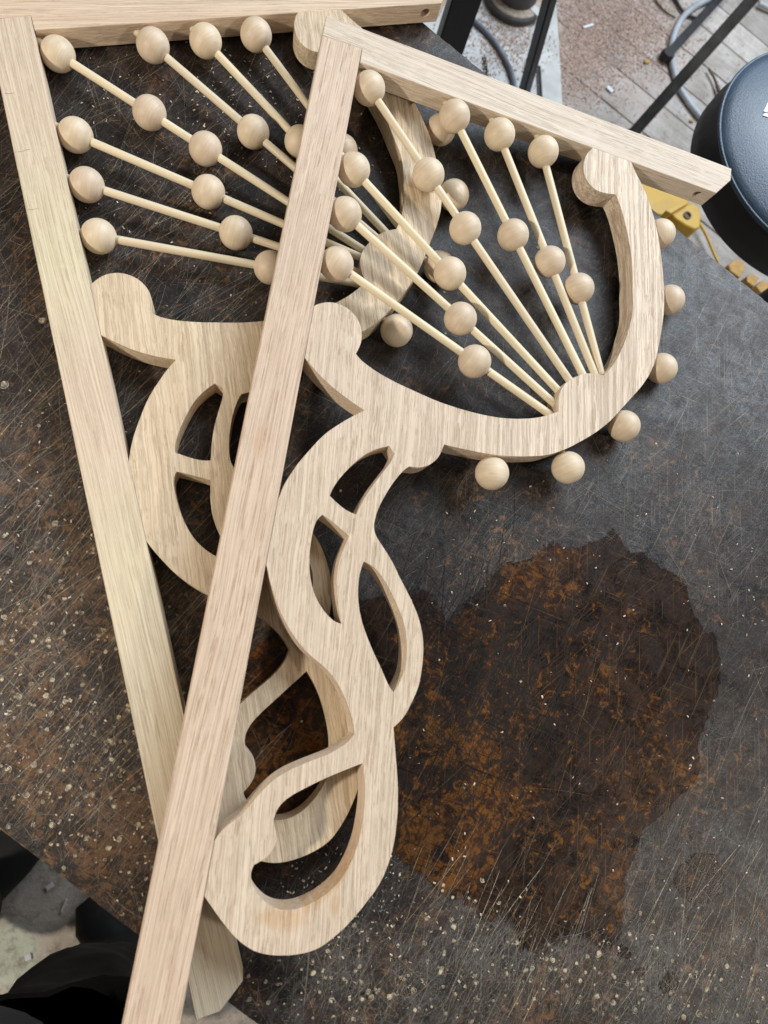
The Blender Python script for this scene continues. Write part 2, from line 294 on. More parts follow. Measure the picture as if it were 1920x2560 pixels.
OUT_B = [[2840,382],[2823,398],[2807,423],[2793,449],[2781,475],[2771,503],[2763,531],[2758,560],[2756,589],[2756,619],[2758,648],[2763,677],[2771,705],[2782,732],[2797,756],[2814,779],[2835,799],[2858,816],[2883,830],[2910,840],[2937,846],[2966,848],[2994,848],[3023,845],[3052,840],[3080,834],[3108,828],[3137,821],[3154,846],[3171,871],[3186,897],[3200,924],[3213,951],[3225,979],[3237,1007],[3248,1035],[3259,1063],[3270,1092],[3280,1120],[3291,1149],[3301,1177],[3311,1206],[3320,1235],[3329,1264],[3338,1293],[3347,1322],[3355,1352],[3363,1381],[3370,1411],[3377,1440],[3383,1470],[3389,1500],[3395,1530],[3400,1560],[3405,1590],[3409,1620],[3413,1650],[3416,1680],[3419,1711],[3422,1741],[3424,1771],[3427,1802],[3431,1832],[3434,1862],[3437,1892],[3441,1923],[3444,1953],[3447,1983],[3449,2014],[3449,2044],[3448,2074],[3446,2104],[3443,2134],[3438,2164],[3433,2194],[3428,2224],[3423,2254],[3417,2284],[3411,2314],[3404,2343],[3398,2373],[3390,2402],[3383,2431],[3374,2460],[3364,2489],[3354,2518],[3343,2546],[3332,2574],[3320,2602],[3308,2630],[3295,2657],[3281,2684],[3265,2710],[3248,2735],[3231,2759],[3212,2784],[3194,2808],[3164,2807],[3134,2809],[3104,2812],[3075,2818],[3046,2826],[3017,2836],[2990,2848],[2963,2862],[2937,2877],[2912,2894],[2887,2912],[2864,2931],[2842,2951],[2821,2973],[2803,2997],[2787,3022],[2773,3049],[2763,3077],[2756,3106],[2752,3136],[2751,3166],[2751,3196],[2753,3226],[2757,3256],[2761,3286],[2736,3303],[2710,3318],[2685,3334],[2659,3349],[2632,3363],[2606,3376],[2579,3389],[2551,3401],[2523,3412],[2495,3422],[2467,3431],[2438,3439],[2409,3447],[2381,3455],[2352,3462],[2322,3469],[2293,3475],[2264,3480],[2234,3485],[2205,3489],[2175,3493],[2146,3496],[2116,3499],[2086,3501],[2056,3503],[2027,3505],[1997,3505],[1967,3506],[1937,3506],[1907,3506],[1877,3506],[1848,3505],[1818,3504],[1788,3503],[1758,3501],[1728,3499],[1699,3497],[1669,3495],[1639,3492],[1610,3489],[1580,3485],[1551,3481],[1521,3476],[1492,3471],[1463,3466],[1433,3460],[1404,3455],[1375,3449],[1346,3443],[1317,3438],[1288,3432],[1260,3427],[1231,3421],[1203,3415],[1175,3409],[1148,3402],[1121,3395],[1094,3388],[1069,3381],[1043,3373],[1018,3365],[993,3356],[968,3347],[943,3336],[918,3324],[893,3311],[870,3296],[848,3280],[828,3261],[838,3232],[846,3203],[852,3174],[855,3144],[854,3113],[851,3083],[845,3052],[835,3023],[822,2995],[806,2968],[787,2943],[766,2921],[742,2901],[716,2883],[689,2868],[661,2857],[632,2848],[602,2844],[572,2843],[542,2845],[512,2852],[484,2861],[457,2874],[431,2889],[406,2906],[382,2924],[382,3390],[410,3411],[433,3431],[456,3451],[480,3471],[504,3490],[529,3509],[554,3527],[578,3545],[603,3562],[628,3578],[652,3592],[676,3606],[700,3619],[724,3632],[749,3644],[774,3655],[799,3667],[825,3678],[852,3689],[880,3699],[908,3710],[936,3720],[913,3739],[890,3758],[867,3777],[845,3797],[823,3817],[802,3838],[782,3860],[761,3882],[741,3903],[721,3926],[700,3948],[681,3971],[661,3994],[643,4018],[625,4043],[608,4068],[591,4094],[575,4120],[560,4146],[544,4172],[528,4198],[513,4224],[498,4250],[483,4277],[469,4303],[456,4330],[443,4357],[431,4385],[420,4412],[409,4440],[399,4468],[390,4496],[381,4525],[375,4554],[370,4583],[366,4612],[382,4642],[382,5174],[379,5203],[391,5231],[402,5258],[415,5286],[428,5313],[442,5340],[456,5367],[470,5393],[485,5420],[500,5446],[515,5472],[531,5497],[548,5522],[566,5546],[584,5570],[603,5594],[622,5617],[642,5639],[663,5661],[684,5683],[706,5704],[728,5724],[751,5744],[774,5763],[798,5781],[823,5798],[848,5814],[875,5828],[901,5843],[928,5857],[954,5873],[979,5889],[1003,5907],[1027,5926],[1050,5946],[1072,5966],[1094,5988],[1114,6010],[1132,6033],[1149,6057],[1165,6082],[1181,6107],[1197,6132],[1213,6157],[1229,6183],[1243,6210],[1256,6237],[1267,6265],[1277,6293],[1285,6322],[1293,6351],[1277,6376],[1260,6400],[1240,6422],[1219,6442],[1196,6461],[1172,6479],[1147,6496],[1122,6511],[1096,6526],[1069,6539],[1042,6552],[1016,6564],[989,6576],[962,6589],[935,6601],[909,6613],[883,6626],[857,6639],[831,6653],[806,6667],[782,6683],[758,6700],[736,6719],[715,6739],[694,6760],[675,6782],[657,6805],[639,6829],[622,6854],[606,6878],[590,6904],[574,6929],[558,6954],[540,6977],[521,7000],[501,7022],[479,7042],[457,7062],[436,7084],[417,7107],[400,7131],[385,7157],[382,7184],[382,7558],[394,7580],[415,7601],[436,7623],[457,7644],[478,7666],[500,7687],[521,7708],[543,7729],[565,7750],[588,7770],[611,7790],[634,7808],[658,7826],[683,7843],[709,7859],[735,7873],[762,7886],[790,7897],[819,7906],[848,7912],[877,7917],[907,7920],[937,7922],[967,7922],[997,7922],[1027,7920],[1056,7918],[1086,7914],[1116,7910],[1145,7904],[1174,7897],[1203,7888],[1230,7878],[1257,7865],[1283,7850],[1307,7833],[1331,7815],[1353,7796],[1376,7776],[1398,7756],[1419,7735],[1440,7714],[1460,7692],[1479,7669],[1498,7646],[1516,7623],[1534,7599],[1552,7575],[1569,7550],[1586,7526],[1602,7501],[1619,7477],[1635,7452],[1649,7426],[1663,7399],[1675,7372],[1685,7345],[1694,7316],[1702,7288],[1709,7259],[1715,7230],[1721,7201],[1726,7172],[1729,7142],[1732,7113],[1733,7083],[1734,7053],[1734,7024],[1734,6994],[1733,6964],[1731,6935],[1729,6905],[1726,6875],[1723,6846],[1720,6816],[1716,6786],[1712,6757],[1707,6727],[1701,6698],[1695,6669],[1689,6639],[1683,6610],[1676,6581],[1669,6552],[1662,6523],[1655,6494],[1648,6465],[1641,6436],[1634,6407],[1627,6378],[1621,6348],[1614,6319],[1608,6290],[1601,6261],[1621,6239],[1640,6216],[1658,6193],[1674,6168],[1688,6142],[1700,6115],[1710,6087],[1720,6059],[1729,6031],[1739,6003],[1748,5975],[1756,5947],[1761,5918],[1765,5889],[1767,5859],[1768,5830],[1769,5800],[1769,5771],[1768,5741],[1767,5711],[1765,5682],[1762,5653],[1758,5623],[1753,5594],[1748,5565],[1741,5537],[1732,5508],[1723,5480],[1712,5453],[1701,5426],[1688,5399],[1674,5373],[1660,5347],[1644,5322],[1628,5297],[1611,5273],[1594,5248],[1576,5224],[1558,5201],[1540,5177],[1522,5154],[1504,5130],[1485,5107],[1467,5083],[1450,5059],[1433,5035],[1416,5011],[1398,4987],[1380,4964],[1361,4941],[1341,4919],[1321,4897],[1300,4876],[1280,4855],[1259,4834],[1240,4813],[1221,4791],[1206,4768],[1195,4744],[1189,4718],[1186,4691],[1187,4663],[1190,4634],[1195,4604],[1200,4574],[1207,4545],[1214,4515],[1223,4485],[1232,4456],[1243,4426],[1254,4397],[1265,4368],[1277,4339],[1290,4311],[1304,4284],[1318,4256],[1334,4230],[1350,4204],[1367,4180],[1385,4156],[1411,4131],[1441,4129],[1470,4126],[1499,4120],[1526,4112],[1553,4099],[1577,4083],[1600,4065],[1621,4044],[1639,4021],[1655,3996],[1667,3970],[1677,3943],[1684,3916],[1691,3889],[1698,3863],[1728,3864],[1758,3865],[1788,3865],[1818,3865],[1848,3864],[1878,3863],[1908,3862],[1938,3861],[1968,3860],[1999,3859],[2029,3858],[2059,3857],[2089,3855],[2119,3853],[2149,3850],[2179,3847],[2209,3844],[2239,3840],[2268,3836],[2298,3831],[2328,3826],[2357,3820],[2387,3814],[2416,3808],[2446,3801],[2475,3794],[2504,3787],[2533,3779],[2563,3771],[2591,3763],[2620,3754],[2649,3745],[2677,3735],[2705,3723],[2732,3710],[2759,3696],[2785,3681],[2811,3666],[2836,3650],[2862,3634],[2887,3617],[2912,3600],[2936,3583],[2960,3564],[2984,3546],[3007,3527],[3031,3508],[3054,3489],[3078,3470],[3101,3451],[3124,3431],[3146,3411],[3168,3390],[3190,3370],[3211,3348],[3232,3327],[3253,3305],[3273,3282],[3293,3260],[3312,3236],[3331,3213],[3349,3189],[3366,3164],[3384,3140],[3401,3115],[3418,3090],[3436,3066],[3453,3041],[3471,3017],[3488,2992],[3505,2967],[3523,2943],[3541,2918],[3558,2894],[3575,2869],[3592,2844],[3608,2819],[3624,2793],[3639,2767],[3654,2741],[3668,2714],[3681,2687],[3693,2660],[3704,2632],[3715,2604],[3724,2575],[3733,2546],[3741,2517],[3748,2488],[3754,2459],[3759,2429],[3764,2399],[3769,2370],[3773,2340],[3777,2310],[3780,2280],[3784,2250],[3787,2220],[3790,2190],[3792,2160],[3794,2130],[3796,2100],[3798,2070],[3800,2039],[3801,2009],[3802,1979],[3802,1949],[3802,1919],[3801,1889],[3799,1859],[3797,1829],[3794,1798],[3791,1768],[3788,1738],[3784,1708],[3781,1678],[3777,1648],[3772,1619],[3767,1589],[3762,1559],[3758,1529],[3753,1499],[3748,1470],[3742,1440],[3737,1410],[3731,1380],[3724,1351],[3717,1322],[3710,1292],[3703,1263],[3696,1233],[3688,1204],[3681,1175],[3673,1146],[3664,1117],[3655,1088],[3646,1059],[3637,1031],[3627,1003],[3616,974],[3605,946],[3594,918],[3582,891],[3570,863],[3558,836],[3545,808],[3532,781],[3518,754],[3504,728],[3490,702],[3474,676],[3459,650],[3442,625],[3425,600],[3407,576],[3389,552],[3371,528],[3354,504],[3337,479],[3321,454],[3306,428],[3291,402],[3276,382]]
HOLES_F = [[[1034,4621],[1005,4617],[976,4611],[947,4602],[920,4591],[893,4577],[866,4562],[840,4546],[815,4529],[790,4512],[796,4483],[803,4455],[813,4427],[824,4400],[837,4373],[850,4347],[865,4321],[880,4295],[896,4270],[912,4246],[929,4221],[947,4197],[964,4173],[983,4150],[1003,4128],[1023,4107],[1045,4086],[1068,4068],[1091,4050],[1116,4033],[1142,4018],[1168,4004],[1194,3992],[1222,3979],[1241,3998],[1260,4017],[1278,4036],[1272,4065],[1265,4093],[1255,4121],[1242,4148],[1227,4175],[1213,4202],[1198,4229],[1184,4256],[1170,4283],[1156,4310],[1142,4337],[1129,4364],[1116,4392],[1104,4420],[1092,4448],[1081,4476],[1071,4505],[1061,4534],[1052,4563],[1043,4592]],[[757,4680],[786,4693],[814,4706],[842,4719],[869,4733],[897,4748],[924,4764],[950,4779],[977,4795],[1003,4812],[996,4841],[988,4871],[981,4900],[974,4930],[967,4960],[962,4989],[958,5020],[956,5050],[955,5080],[955,5110],[956,5141],[959,5171],[963,5201],[969,5231],[975,5261],[981,5290],[989,5320],[997,5349],[1006,5378],[1015,5407],[1025,5436],[1035,5465],[1046,5493],[1058,5521],[1031,5519],[1005,5512],[979,5501],[954,5486],[930,5468],[907,5449],[885,5428],[864,5407],[844,5384],[826,5360],[809,5335],[793,5309],[779,5282],[767,5255],[756,5226],[746,5198],[737,5169],[730,5139],[723,5109],[718,5080],[713,5050],[709,5020],[706,4989],[704,4959],[702,4929],[702,4898],[702,4868],[703,4838],[705,4808],[709,4778],[715,4750],[725,4724],[740,4701]],[[1159,4994],[1188,5001],[1216,5010],[1243,5021],[1268,5036],[1292,5054],[1314,5074],[1336,5095],[1356,5116],[1376,5139],[1395,5162],[1414,5186],[1432,5210],[1450,5234],[1468,5259],[1485,5283],[1501,5308],[1518,5334],[1534,5359],[1549,5385],[1563,5412],[1575,5439],[1587,5467],[1597,5495],[1605,5524],[1613,5553],[1619,5582],[1625,5612],[1629,5642],[1633,5672],[1635,5702],[1636,5732],[1635,5762],[1633,5791],[1629,5821],[1623,5850],[1614,5879],[1605,5907],[1593,5935],[1581,5963],[1568,5990],[1548,5972],[1528,5952],[1511,5930],[1494,5906],[1478,5882],[1462,5857],[1446,5832],[1429,5807],[1412,5783],[1395,5759],[1378,5735],[1361,5711],[1344,5686],[1328,5662],[1312,5637],[1296,5612],[1281,5587],[1266,5561],[1251,5535],[1237,5509],[1224,5483],[1212,5456],[1201,5428],[1190,5401],[1181,5373],[1173,5344],[1165,5316],[1159,5287],[1153,5258],[1149,5228],[1145,5199],[1143,5170],[1142,5140],[1142,5111],[1144,5081],[1148,5052],[1153,5023]],[[1396,6554],[1406,6582],[1416,6610],[1424,6639],[1432,6668],[1439,6697],[1445,6726],[1450,6755],[1455,6784],[1458,6814],[1461,6844],[1463,6873],[1464,6903],[1465,6933],[1465,6963],[1465,6992],[1464,7022],[1463,7052],[1461,7082],[1457,7111],[1453,7141],[1447,7170],[1441,7199],[1433,7228],[1425,7256],[1415,7284],[1405,7312],[1393,7340],[1380,7366],[1366,7392],[1349,7416],[1331,7439],[1311,7461],[1290,7482],[1268,7502],[1245,7521],[1221,7539],[1196,7555],[1171,7570],[1145,7585],[1118,7597],[1091,7608],[1063,7618],[1034,7624],[1005,7628],[975,7630],[946,7629],[917,7624],[889,7617],[861,7607],[835,7594],[810,7578],[787,7560],[764,7541],[744,7520],[725,7497],[709,7473],[695,7448],[687,7421],[684,7395],[688,7369],[695,7344],[721,7328],[746,7311],[769,7293],[790,7272],[806,7248],[818,7222],[825,7194],[826,7166],[823,7137],[815,7108],[805,7080],[793,7053],[781,7025],[786,6996],[792,6968],[802,6941],[816,6916],[834,6892],[854,6871],[877,6852],[900,6833],[925,6816],[950,6800],[975,6784],[1000,6768],[1026,6752],[1052,6736],[1077,6721],[1103,6706],[1129,6691],[1156,6677],[1182,6662],[1209,6649],[1235,6635],[1262,6621],[1289,6608],[1316,6594],[1342,6581],[1369,6568]]]
HOLES_B = [[[1025,4654],[995,4649],[964,4641],[933,4629],[901,4614],[869,4596],[839,4578],[810,4560],[782,4542],[756,4525],[761,4496],[769,4468],[779,4441],[792,4414],[806,4387],[821,4362],[837,4336],[854,4311],[872,4286],[890,4261],[908,4236],[927,4212],[946,4187],[966,4164],[986,4141],[1008,4119],[1031,4099],[1054,4080],[1079,4063],[1104,4046],[1130,4031],[1156,4018],[1183,4005],[1210,3993],[1230,4011],[1248,4030],[1267,4049],[1261,4078],[1254,4107],[1243,4135],[1230,4162],[1215,4189],[1200,4217],[1185,4244],[1170,4272],[1155,4301],[1141,4329],[1127,4358],[1114,4387],[1101,4416],[1090,4446],[1079,4476],[1069,4506],[1059,4536],[1051,4566],[1042,4596],[1034,4626]],[[735,4690],[764,4703],[793,4717],[822,4732],[851,4748],[880,4763],[909,4779],[936,4793],[963,4809],[990,4824],[982,4853],[974,4882],[967,4912],[959,4942],[953,4972],[948,5002],[944,5032],[941,5063],[939,5093],[939,5124],[941,5154],[944,5184],[948,5214],[953,5244],[959,5274],[966,5304],[974,5333],[982,5362],[991,5391],[1000,5420],[1010,5448],[1021,5477],[1032,5505],[1044,5532],[1018,5530],[991,5524],[965,5513],[940,5498],[916,5480],[893,5461],[870,5441],[849,5419],[829,5396],[810,5372],[793,5348],[777,5322],[763,5295],[750,5267],[739,5239],[729,5211],[720,5181],[713,5152],[706,5122],[700,5092],[695,5062],[691,5032],[687,5002],[685,4971],[683,4940],[682,4910],[682,4879],[683,4848],[684,4818],[688,4788],[694,4759],[704,4733],[718,4710]],[[1145,5008],[1174,5016],[1202,5025],[1229,5037],[1254,5052],[1278,5070],[1300,5089],[1322,5110],[1342,5132],[1362,5154],[1381,5177],[1400,5201],[1418,5225],[1436,5249],[1454,5273],[1471,5297],[1488,5322],[1505,5347],[1521,5372],[1536,5398],[1550,5424],[1563,5451],[1574,5478],[1585,5506],[1594,5534],[1602,5563],[1608,5591],[1614,5621],[1619,5650],[1622,5679],[1625,5709],[1626,5738],[1626,5768],[1624,5798],[1620,5827],[1614,5856],[1606,5884],[1596,5912],[1585,5940],[1573,5967],[1560,5994],[1540,5977],[1521,5957],[1503,5935],[1486,5911],[1470,5887],[1454,5862],[1437,5838],[1421,5813],[1403,5789],[1386,5766],[1368,5742],[1351,5718],[1334,5694],[1317,5670],[1301,5645],[1285,5621],[1269,5596],[1253,5571],[1239,5546],[1224,5520],[1211,5494],[1199,5468],[1187,5441],[1176,5413],[1167,5386],[1159,5357],[1151,5329],[1144,5300],[1139,5272],[1134,5242],[1131,5213],[1129,5184],[1128,5154],[1128,5125],[1130,5095],[1133,5066],[1139,5037]],[[1386,6557],[1396,6585],[1405,6613],[1414,6641],[1422,6670],[1429,6699],[1435,6728],[1440,6757],[1445,6786],[1448,6816],[1451,6845],[1453,6874],[1455,6903],[1455,6933],[1456,6962],[1455,6991],[1455,7020],[1453,7049],[1451,7079],[1448,7107],[1444,7136],[1438,7165],[1432,7193],[1424,7221],[1416,7249],[1406,7277],[1396,7304],[1384,7331],[1371,7357],[1357,7383],[1340,7407],[1322,7429],[1302,7451],[1281,7471],[1259,7491],[1236,7509],[1212,7527],[1187,7543],[1162,7558],[1136,7572],[1109,7584],[1082,7595],[1054,7604],[1025,7610],[996,7614],[966,7615],[937,7614],[908,7609],[880,7601],[852,7591],[826,7577],[801,7561],[778,7543],[755,7523],[735,7502],[716,7479],[699,7454],[686,7428],[678,7402],[675,7375],[678,7349],[686,7323],[712,7307],[737,7290],[760,7271],[780,7250],[797,7226],[809,7200],[816,7172],[817,7143],[814,7114],[806,7086],[796,7058],[784,7030],[772,7003],[776,6974],[783,6946],[793,6919],[807,6894],[825,6871],[845,6850],[867,6832],[891,6815],[916,6799],[941,6785],[966,6771],[991,6757],[1017,6744],[1043,6731],[1068,6718],[1094,6704],[1120,6691],[1147,6677],[1173,6664],[1199,6650],[1226,6637],[1252,6624],[1279,6610],[1306,6597],[1332,6583],[1359,6570]]]
BALL_F = {'c0': [52.7, 52.3], 'c1': [122.7, 121.9], 'c2': [166.3, 165.3], 'r1a': [138.8, 49.8], 'r1b': [215.5, 156.3], 'r2a': [187.3, 51.9], 'r2b': [257.0, 172.4], 'r3a': [235.7, 53.7], 'r3b': [290.8, 191.3], 'p1a': [51.9, 142.1], 'p1b': [157.5, 216.3], 'p2a': [51.4, 189.3], 'p2b': [173.7, 258.1], 'p3a': [52.0, 240.0], 'p3b': [192.9, 295.9], 'o1': [378.5, 100.7], 'o2': [394.5, 172.4], 'o3': [390.8, 249.7], 'o4': [353.5, 320.3], 'o5': [298.0, 375.1], 'o6': [223.1, 397.2]}
BALL_B = {'c0': [53.2, 54.8], 'c1': [121.5, 124.2], 'c2': [163.9, 167.3], 'r1a': [139.2, 53.4], 'r1b': [211.9, 155.0], 'r2a': [189.0, 52.8], 'r2b': [254.1, 170.9], 'r3a': [238.7, 50.2], 'r3b': [292.3, 184.8], 'p1a': [52.7, 139.6], 'p1b': [156.7, 211.6], 'p2a': [52.7, 190.2], 'p2b': [172.1, 256.0], 'p3a': [53.1, 241.5], 'p3b': [195.1, 294.8], 'o2': [398.6, 174.1], 'o3': [391.3, 247.2], 'o4': [355.0, 319.7], 'o5': [295.9, 376.0]}
T_MM = 0.02305          # thickness of both brackets
HM = 0.01195            # height of the spindles' centre line
MF = Matrix(((0.9108579589150778, 0.40331978179321204, 0.08758385864581889, 0.29665918453990093),
             (-0.40144495006072384, 0.9150590717002222, -0.0388438845875235, -0.07755140019283608),
             (-0.09581091144421297, 0.00022116367152602567, 0.9953995279960832, 0.03731223411871383), (0, 0, 0, 1)))

# ------------------------------------------------------------------ materials of the scene
def table_material(name, wet):
    s = NT(name)
    base = s.new('ShaderNodeTexCoord').outputs['Object']
    med = s.noise(s.coord((1, 1, 1), (0, 0, .6), vec=base), 30, 8, .70, 1.2)
    fine = s.noise(s.coord((1, 1, 1), vec=base), 330, 5, .7)
    fine2 = s.noise(s.coord((1, 1, 1), vec=base, loc=(7, 1, 0)), 110, 6, .72, .8)
    # dark phenolic sheet: brown-black with blue-black and rust patches
    col = s.ramp(med, [(.34, (0.004, 0.005, 0.007)), (.45, (0.009, 0.007, 0.006)), (.53, (0.022, 0.012, 0.009)), (.60, (0.010, 0.009, 0.010)), (.70, (0.020, 0.014, 0.011))])
    col = s.mix(s.gray(fine2, .44, .62, 0, .6), col, (0.034, 0.022, 0.016) if not wet else (0.040, 0.020, 0.011))
    rust = s.noise(s.coord((1, 1, 1), vec=base, loc=(4, 2, 0)), 75, 6, .72, 1.3)
    zone = s.noise(s.coord((1, 1, 1), vec=base, loc=(1.3, 7, 0)), 10, 3, .55)
    where = None
    for (px, py, r_, k) in (((1380, 1450, .07, .06), (1120, 1830, .13, .09), (1060, 2090, .10, .10), (1300, 2030, .14, .065), (1450, 1750, .14, .05), (720, 1800, .13, .10)) if wet else ((150, 1650, .30, .085), (330, 2080, .12, .105), (60, 1900, .12, .10), (60, 900, .2, .05), (1250, 1350, .12, .06), (1500, 2350, .2, .05))):
        p = at(px, py, TZ); d = s.new('ShaderNodeVectorMath', operation='DISTANCE'); s.l.new(base, d.inputs[0]); d.inputs[1].default_value = (p.x, p.y, 0)
        q = s.gray(d.outputs['Value'], r_, r_ * .1, 0, k); where = q if where is None else s.math('MAXIMUM', where, q)
    ch = s.voro(s.coord((1, .6, 1), (0, 0, R(40)), vec=s.coord((1, 1, 1), vec=base)), 170)
    cell = s.noise(s.coord((1, 1, 1), vec=ch.outputs['Position'], loc=(9, 9, 9)), 700, 1)
    amt = s.math('ADD', s.math('ADD', s.math('MULTIPLY', rust, .75), s.math('MULTIPLY', zone, .28)), s.math('ADD', where, s.math('MULTIPLY', cell, .12)))
    rm = s.gray(amt, .655, .70)
    amber = s.mix(s.gray(fine, .35, .65), (0.085, 0.030, 0.007) if wet else (0.095, 0.042, 0.017), (0.27, 0.105, 0.016) if wet else (0.23, 0.115, 0.038))
    col = s.mix(s.math('MULTIPLY', rm, s.gray(fine2, .36, .56, .15, .95)), col, amber)
    soft = s.gray(s.math('ADD', s.math('ADD', s.math('MULTIPLY', zone, .5), s.math('MULTIPLY', rust, .35)), where), .44, .60, 0, .70 if wet else .5)
    col = s.mix(s.math('MULTIPLY', soft, s.gray(fine2, .36, .60, .2, 1)), col, (0.085, 0.034, 0.012) if wet else (0.075, 0.036, 0.018))
    def lines(ang, sx, sy, lo, hi, sc_=1):
        return s.gray(s.noise(s.coord((sx, sy, 1), (0, 0, R(ang)), vec=base), sc_, 3, .6), lo, hi)
    dk = s.math('MAXIMUM', lines(38, 14, 520, .60, .66), lines(-52, 16, 480, .62, .68))
    dk = s.math('MAXIMUM', dk, lines(80, 18, 600, .62, .68))
    col = s.mix(s.math('MULTIPLY', dk, .85), col, (0.005, 0.004, 0.004))
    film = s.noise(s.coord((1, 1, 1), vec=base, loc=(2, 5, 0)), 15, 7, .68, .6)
    fib = s.math('MAXIMUM', lines(-44, 9, 760, .60, .69), lines(-22, 12, 820, .61, .70))
    fib = s.math('MAXIMUM', fib, lines(-70, 12, 720, .61, .70))
    fib = s.math('MAXIMUM', fib, lines(35, 14, 700, .63, .72))
    speck = s.gray(s.noise(s.coord((1, 1, 1), vec=base), 700, 3, .7), .57, .68)
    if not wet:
        # dry bloom: grey dust film with fibres and specks, thicker in cloudy patches; right patch also paints the window's cool sheen
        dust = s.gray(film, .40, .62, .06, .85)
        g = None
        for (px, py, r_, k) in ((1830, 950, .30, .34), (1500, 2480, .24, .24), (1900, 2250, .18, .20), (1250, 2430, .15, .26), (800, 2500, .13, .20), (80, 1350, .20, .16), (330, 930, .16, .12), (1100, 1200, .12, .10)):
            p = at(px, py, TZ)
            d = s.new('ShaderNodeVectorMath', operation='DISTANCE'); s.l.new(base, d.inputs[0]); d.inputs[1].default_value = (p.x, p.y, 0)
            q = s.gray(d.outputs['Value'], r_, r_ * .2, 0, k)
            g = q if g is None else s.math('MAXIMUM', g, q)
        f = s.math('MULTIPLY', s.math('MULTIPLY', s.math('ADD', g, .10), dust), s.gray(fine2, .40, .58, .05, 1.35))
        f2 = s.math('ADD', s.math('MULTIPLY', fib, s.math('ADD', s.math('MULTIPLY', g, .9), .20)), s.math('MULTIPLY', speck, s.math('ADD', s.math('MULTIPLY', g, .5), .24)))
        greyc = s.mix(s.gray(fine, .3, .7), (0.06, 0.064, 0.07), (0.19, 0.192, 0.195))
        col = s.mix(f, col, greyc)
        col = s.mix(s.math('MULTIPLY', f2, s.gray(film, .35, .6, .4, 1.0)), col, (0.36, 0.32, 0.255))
        rough = s.gray(med, .35, .65, .34, .56)
        n = s.bump(s.math('ADD', s.math('MULTIPLY', fine, .5), fine2), .55, .0008)
        return s.fin(col, rough, n, spec=.36)
    col = s.mix(s.math('MULTIPLY', fib, .5), col, (0.15, 0.095, 0.05))
    col = s.mix(s.math('MULTIPLY', speck, s.gray(film, .4, .65, 0, .3)), col, (0.13, 0.12, 0.11))
    rough = s.gray(med, .35, .65, .20, .38)
    n = s.bump(s.math('ADD', s.math('MULTIPLY', fine, .4), fine2), .5, .0006)
    return s.fin(col, rough, n, spec=.22)

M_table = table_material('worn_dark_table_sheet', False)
M_wet = table_material('wet_table_sheet', True)
_n = M_wet.node_tree; _at = _n.nodes.new('ShaderNodeAttribute'); _at.attribute_name = 'wetness'
_tr = _n.nodes.new('ShaderNodeBsdfTransparent'); _mx = _n.nodes.new('ShaderNodeMixShader'); _no = _n.nodes.new('ShaderNodeTexNoise'); _tc = _n.nodes.new('ShaderNodeTexCoord')
_n.links.new(_tc.outputs['Object'], _no.inputs['Vector']); _no.inputs['Scale'].default_value = 260; _no.inputs['Detail'].default_value = 4
_ma = _n.nodes.new('ShaderNodeMath'); _ma.operation = 'MULTIPLY_ADD'; _n.links.new(_no.outputs['Fac'], _ma.inputs[0]); _ma.inputs[1].default_value = 1.1; _n.links.new(_at.outputs['Fac'], _ma.inputs[2])
_mr = _n.nodes.new('ShaderNodeMapRange'); _n.links.new(_ma.outputs[0], _mr.inputs[0]); _mr.inputs[1].default_value = .78; _mr.inputs[2].default_value = 1.25
_n.links.new(_mr.outputs[0], _mx.inputs[0]); _n.links.new(_tr.outputs[0], _mx.inputs[1]); _n.links.new(_n.nodes['Principled BSDF'].outputs[0], _mx.inputs[2]); _n.links.new(_mx.outputs[0], _n.nodes['Material Output'].inputs[0])

s = NT('chipped_table_edge')
v = s.coord((1, 1, 1)); n1 = s.noise(v, 220, 4, .7)
M_edge = s.fin(s.ramp(n1, [(.35, (0.05, 0.028, 0.014)), (.5, (0.16, 0.09, 0.045)), (.65, (0.36, 0.24, 0.14))]), .8, s.bump(n1, .6, .002))

M_scratch = []
for nm, c in (('scratch_tan', (0.36, 0.285, 0.20)), ('scratch_pale', (0.30, 0.27, 0.225)), ('scratch_amber', (0.24, 0.145, 0.07)), ('scratch_dark', (0.008, 0.006, 0.005)), ('bare_wood_mark', (0.56, 0.47, 0.32))):
    s = NT(nm); n = s.noise(s.coord((1, 1, 1)), 420, 3, .7)
    M_scratch.append(s.fin(s.mix(s.gray(n, .4, .62), c, tuple(x * .38 for x in c)), .85))
M_chip = plain('sawdust_chip', (0.66, 0.56, 0.43), .8, var=.25, scale=200)

GREEN = (0.60, 0.575, 0.37); PINK = (0.60, 0.44, 0.38)
wall = [(x * 1e-4 - .0035, -y * 1e-4, .0045, .011, .5) for x, y in HOLES_F[3] if x > 1150 and 7050 < y < 7900][::3]
M_oakF_post = oak('oak_front_post', 'y', 1, 1.3, pale=(0.62, 0.50, 0.395), tan=(0.52, 0.395, 0.295), pore=(0.30, 0.19, 0.115), pores=1.0, stains=((0.0160, -0.4170, .007, .020, .22),))
M_oakF_rail = oak('oak_front_rail', 'x', 2, 4.1, pale=(0.65, 0.565, 0.465), tan=(0.55, 0.455, 0.355), band=.9, pores=.75)
M_oakF_panel = oak('oak_front_panel', 'y', -5, 2.2, pale=(0.635, 0.535, 0.425), tan=(0.52, 0.41, 0.305), band=1.1, wavy=.42, pores=.9, figure=(.10, .28, 330, .85),
                   stains=tuple([(0.0964, -0.7683, .024, .010, .38), (0.1347, -0.7572, .005, .010, .35)] + wall))
M_oakB_post = oak('oak_back_post', 'y', -1, 5.6, pale=(0.64, 0.565, 0.435), tan=(0.53, 0.44, 0.32), pores=.7, pore=(0.33, 0.24, 0.14),
                  tints=((0.0, -0.34, .30, GREEN, .35), (0.045, -0.40, .13, PINK, .6), (0.03, -.05, .20, PINK, .5)))
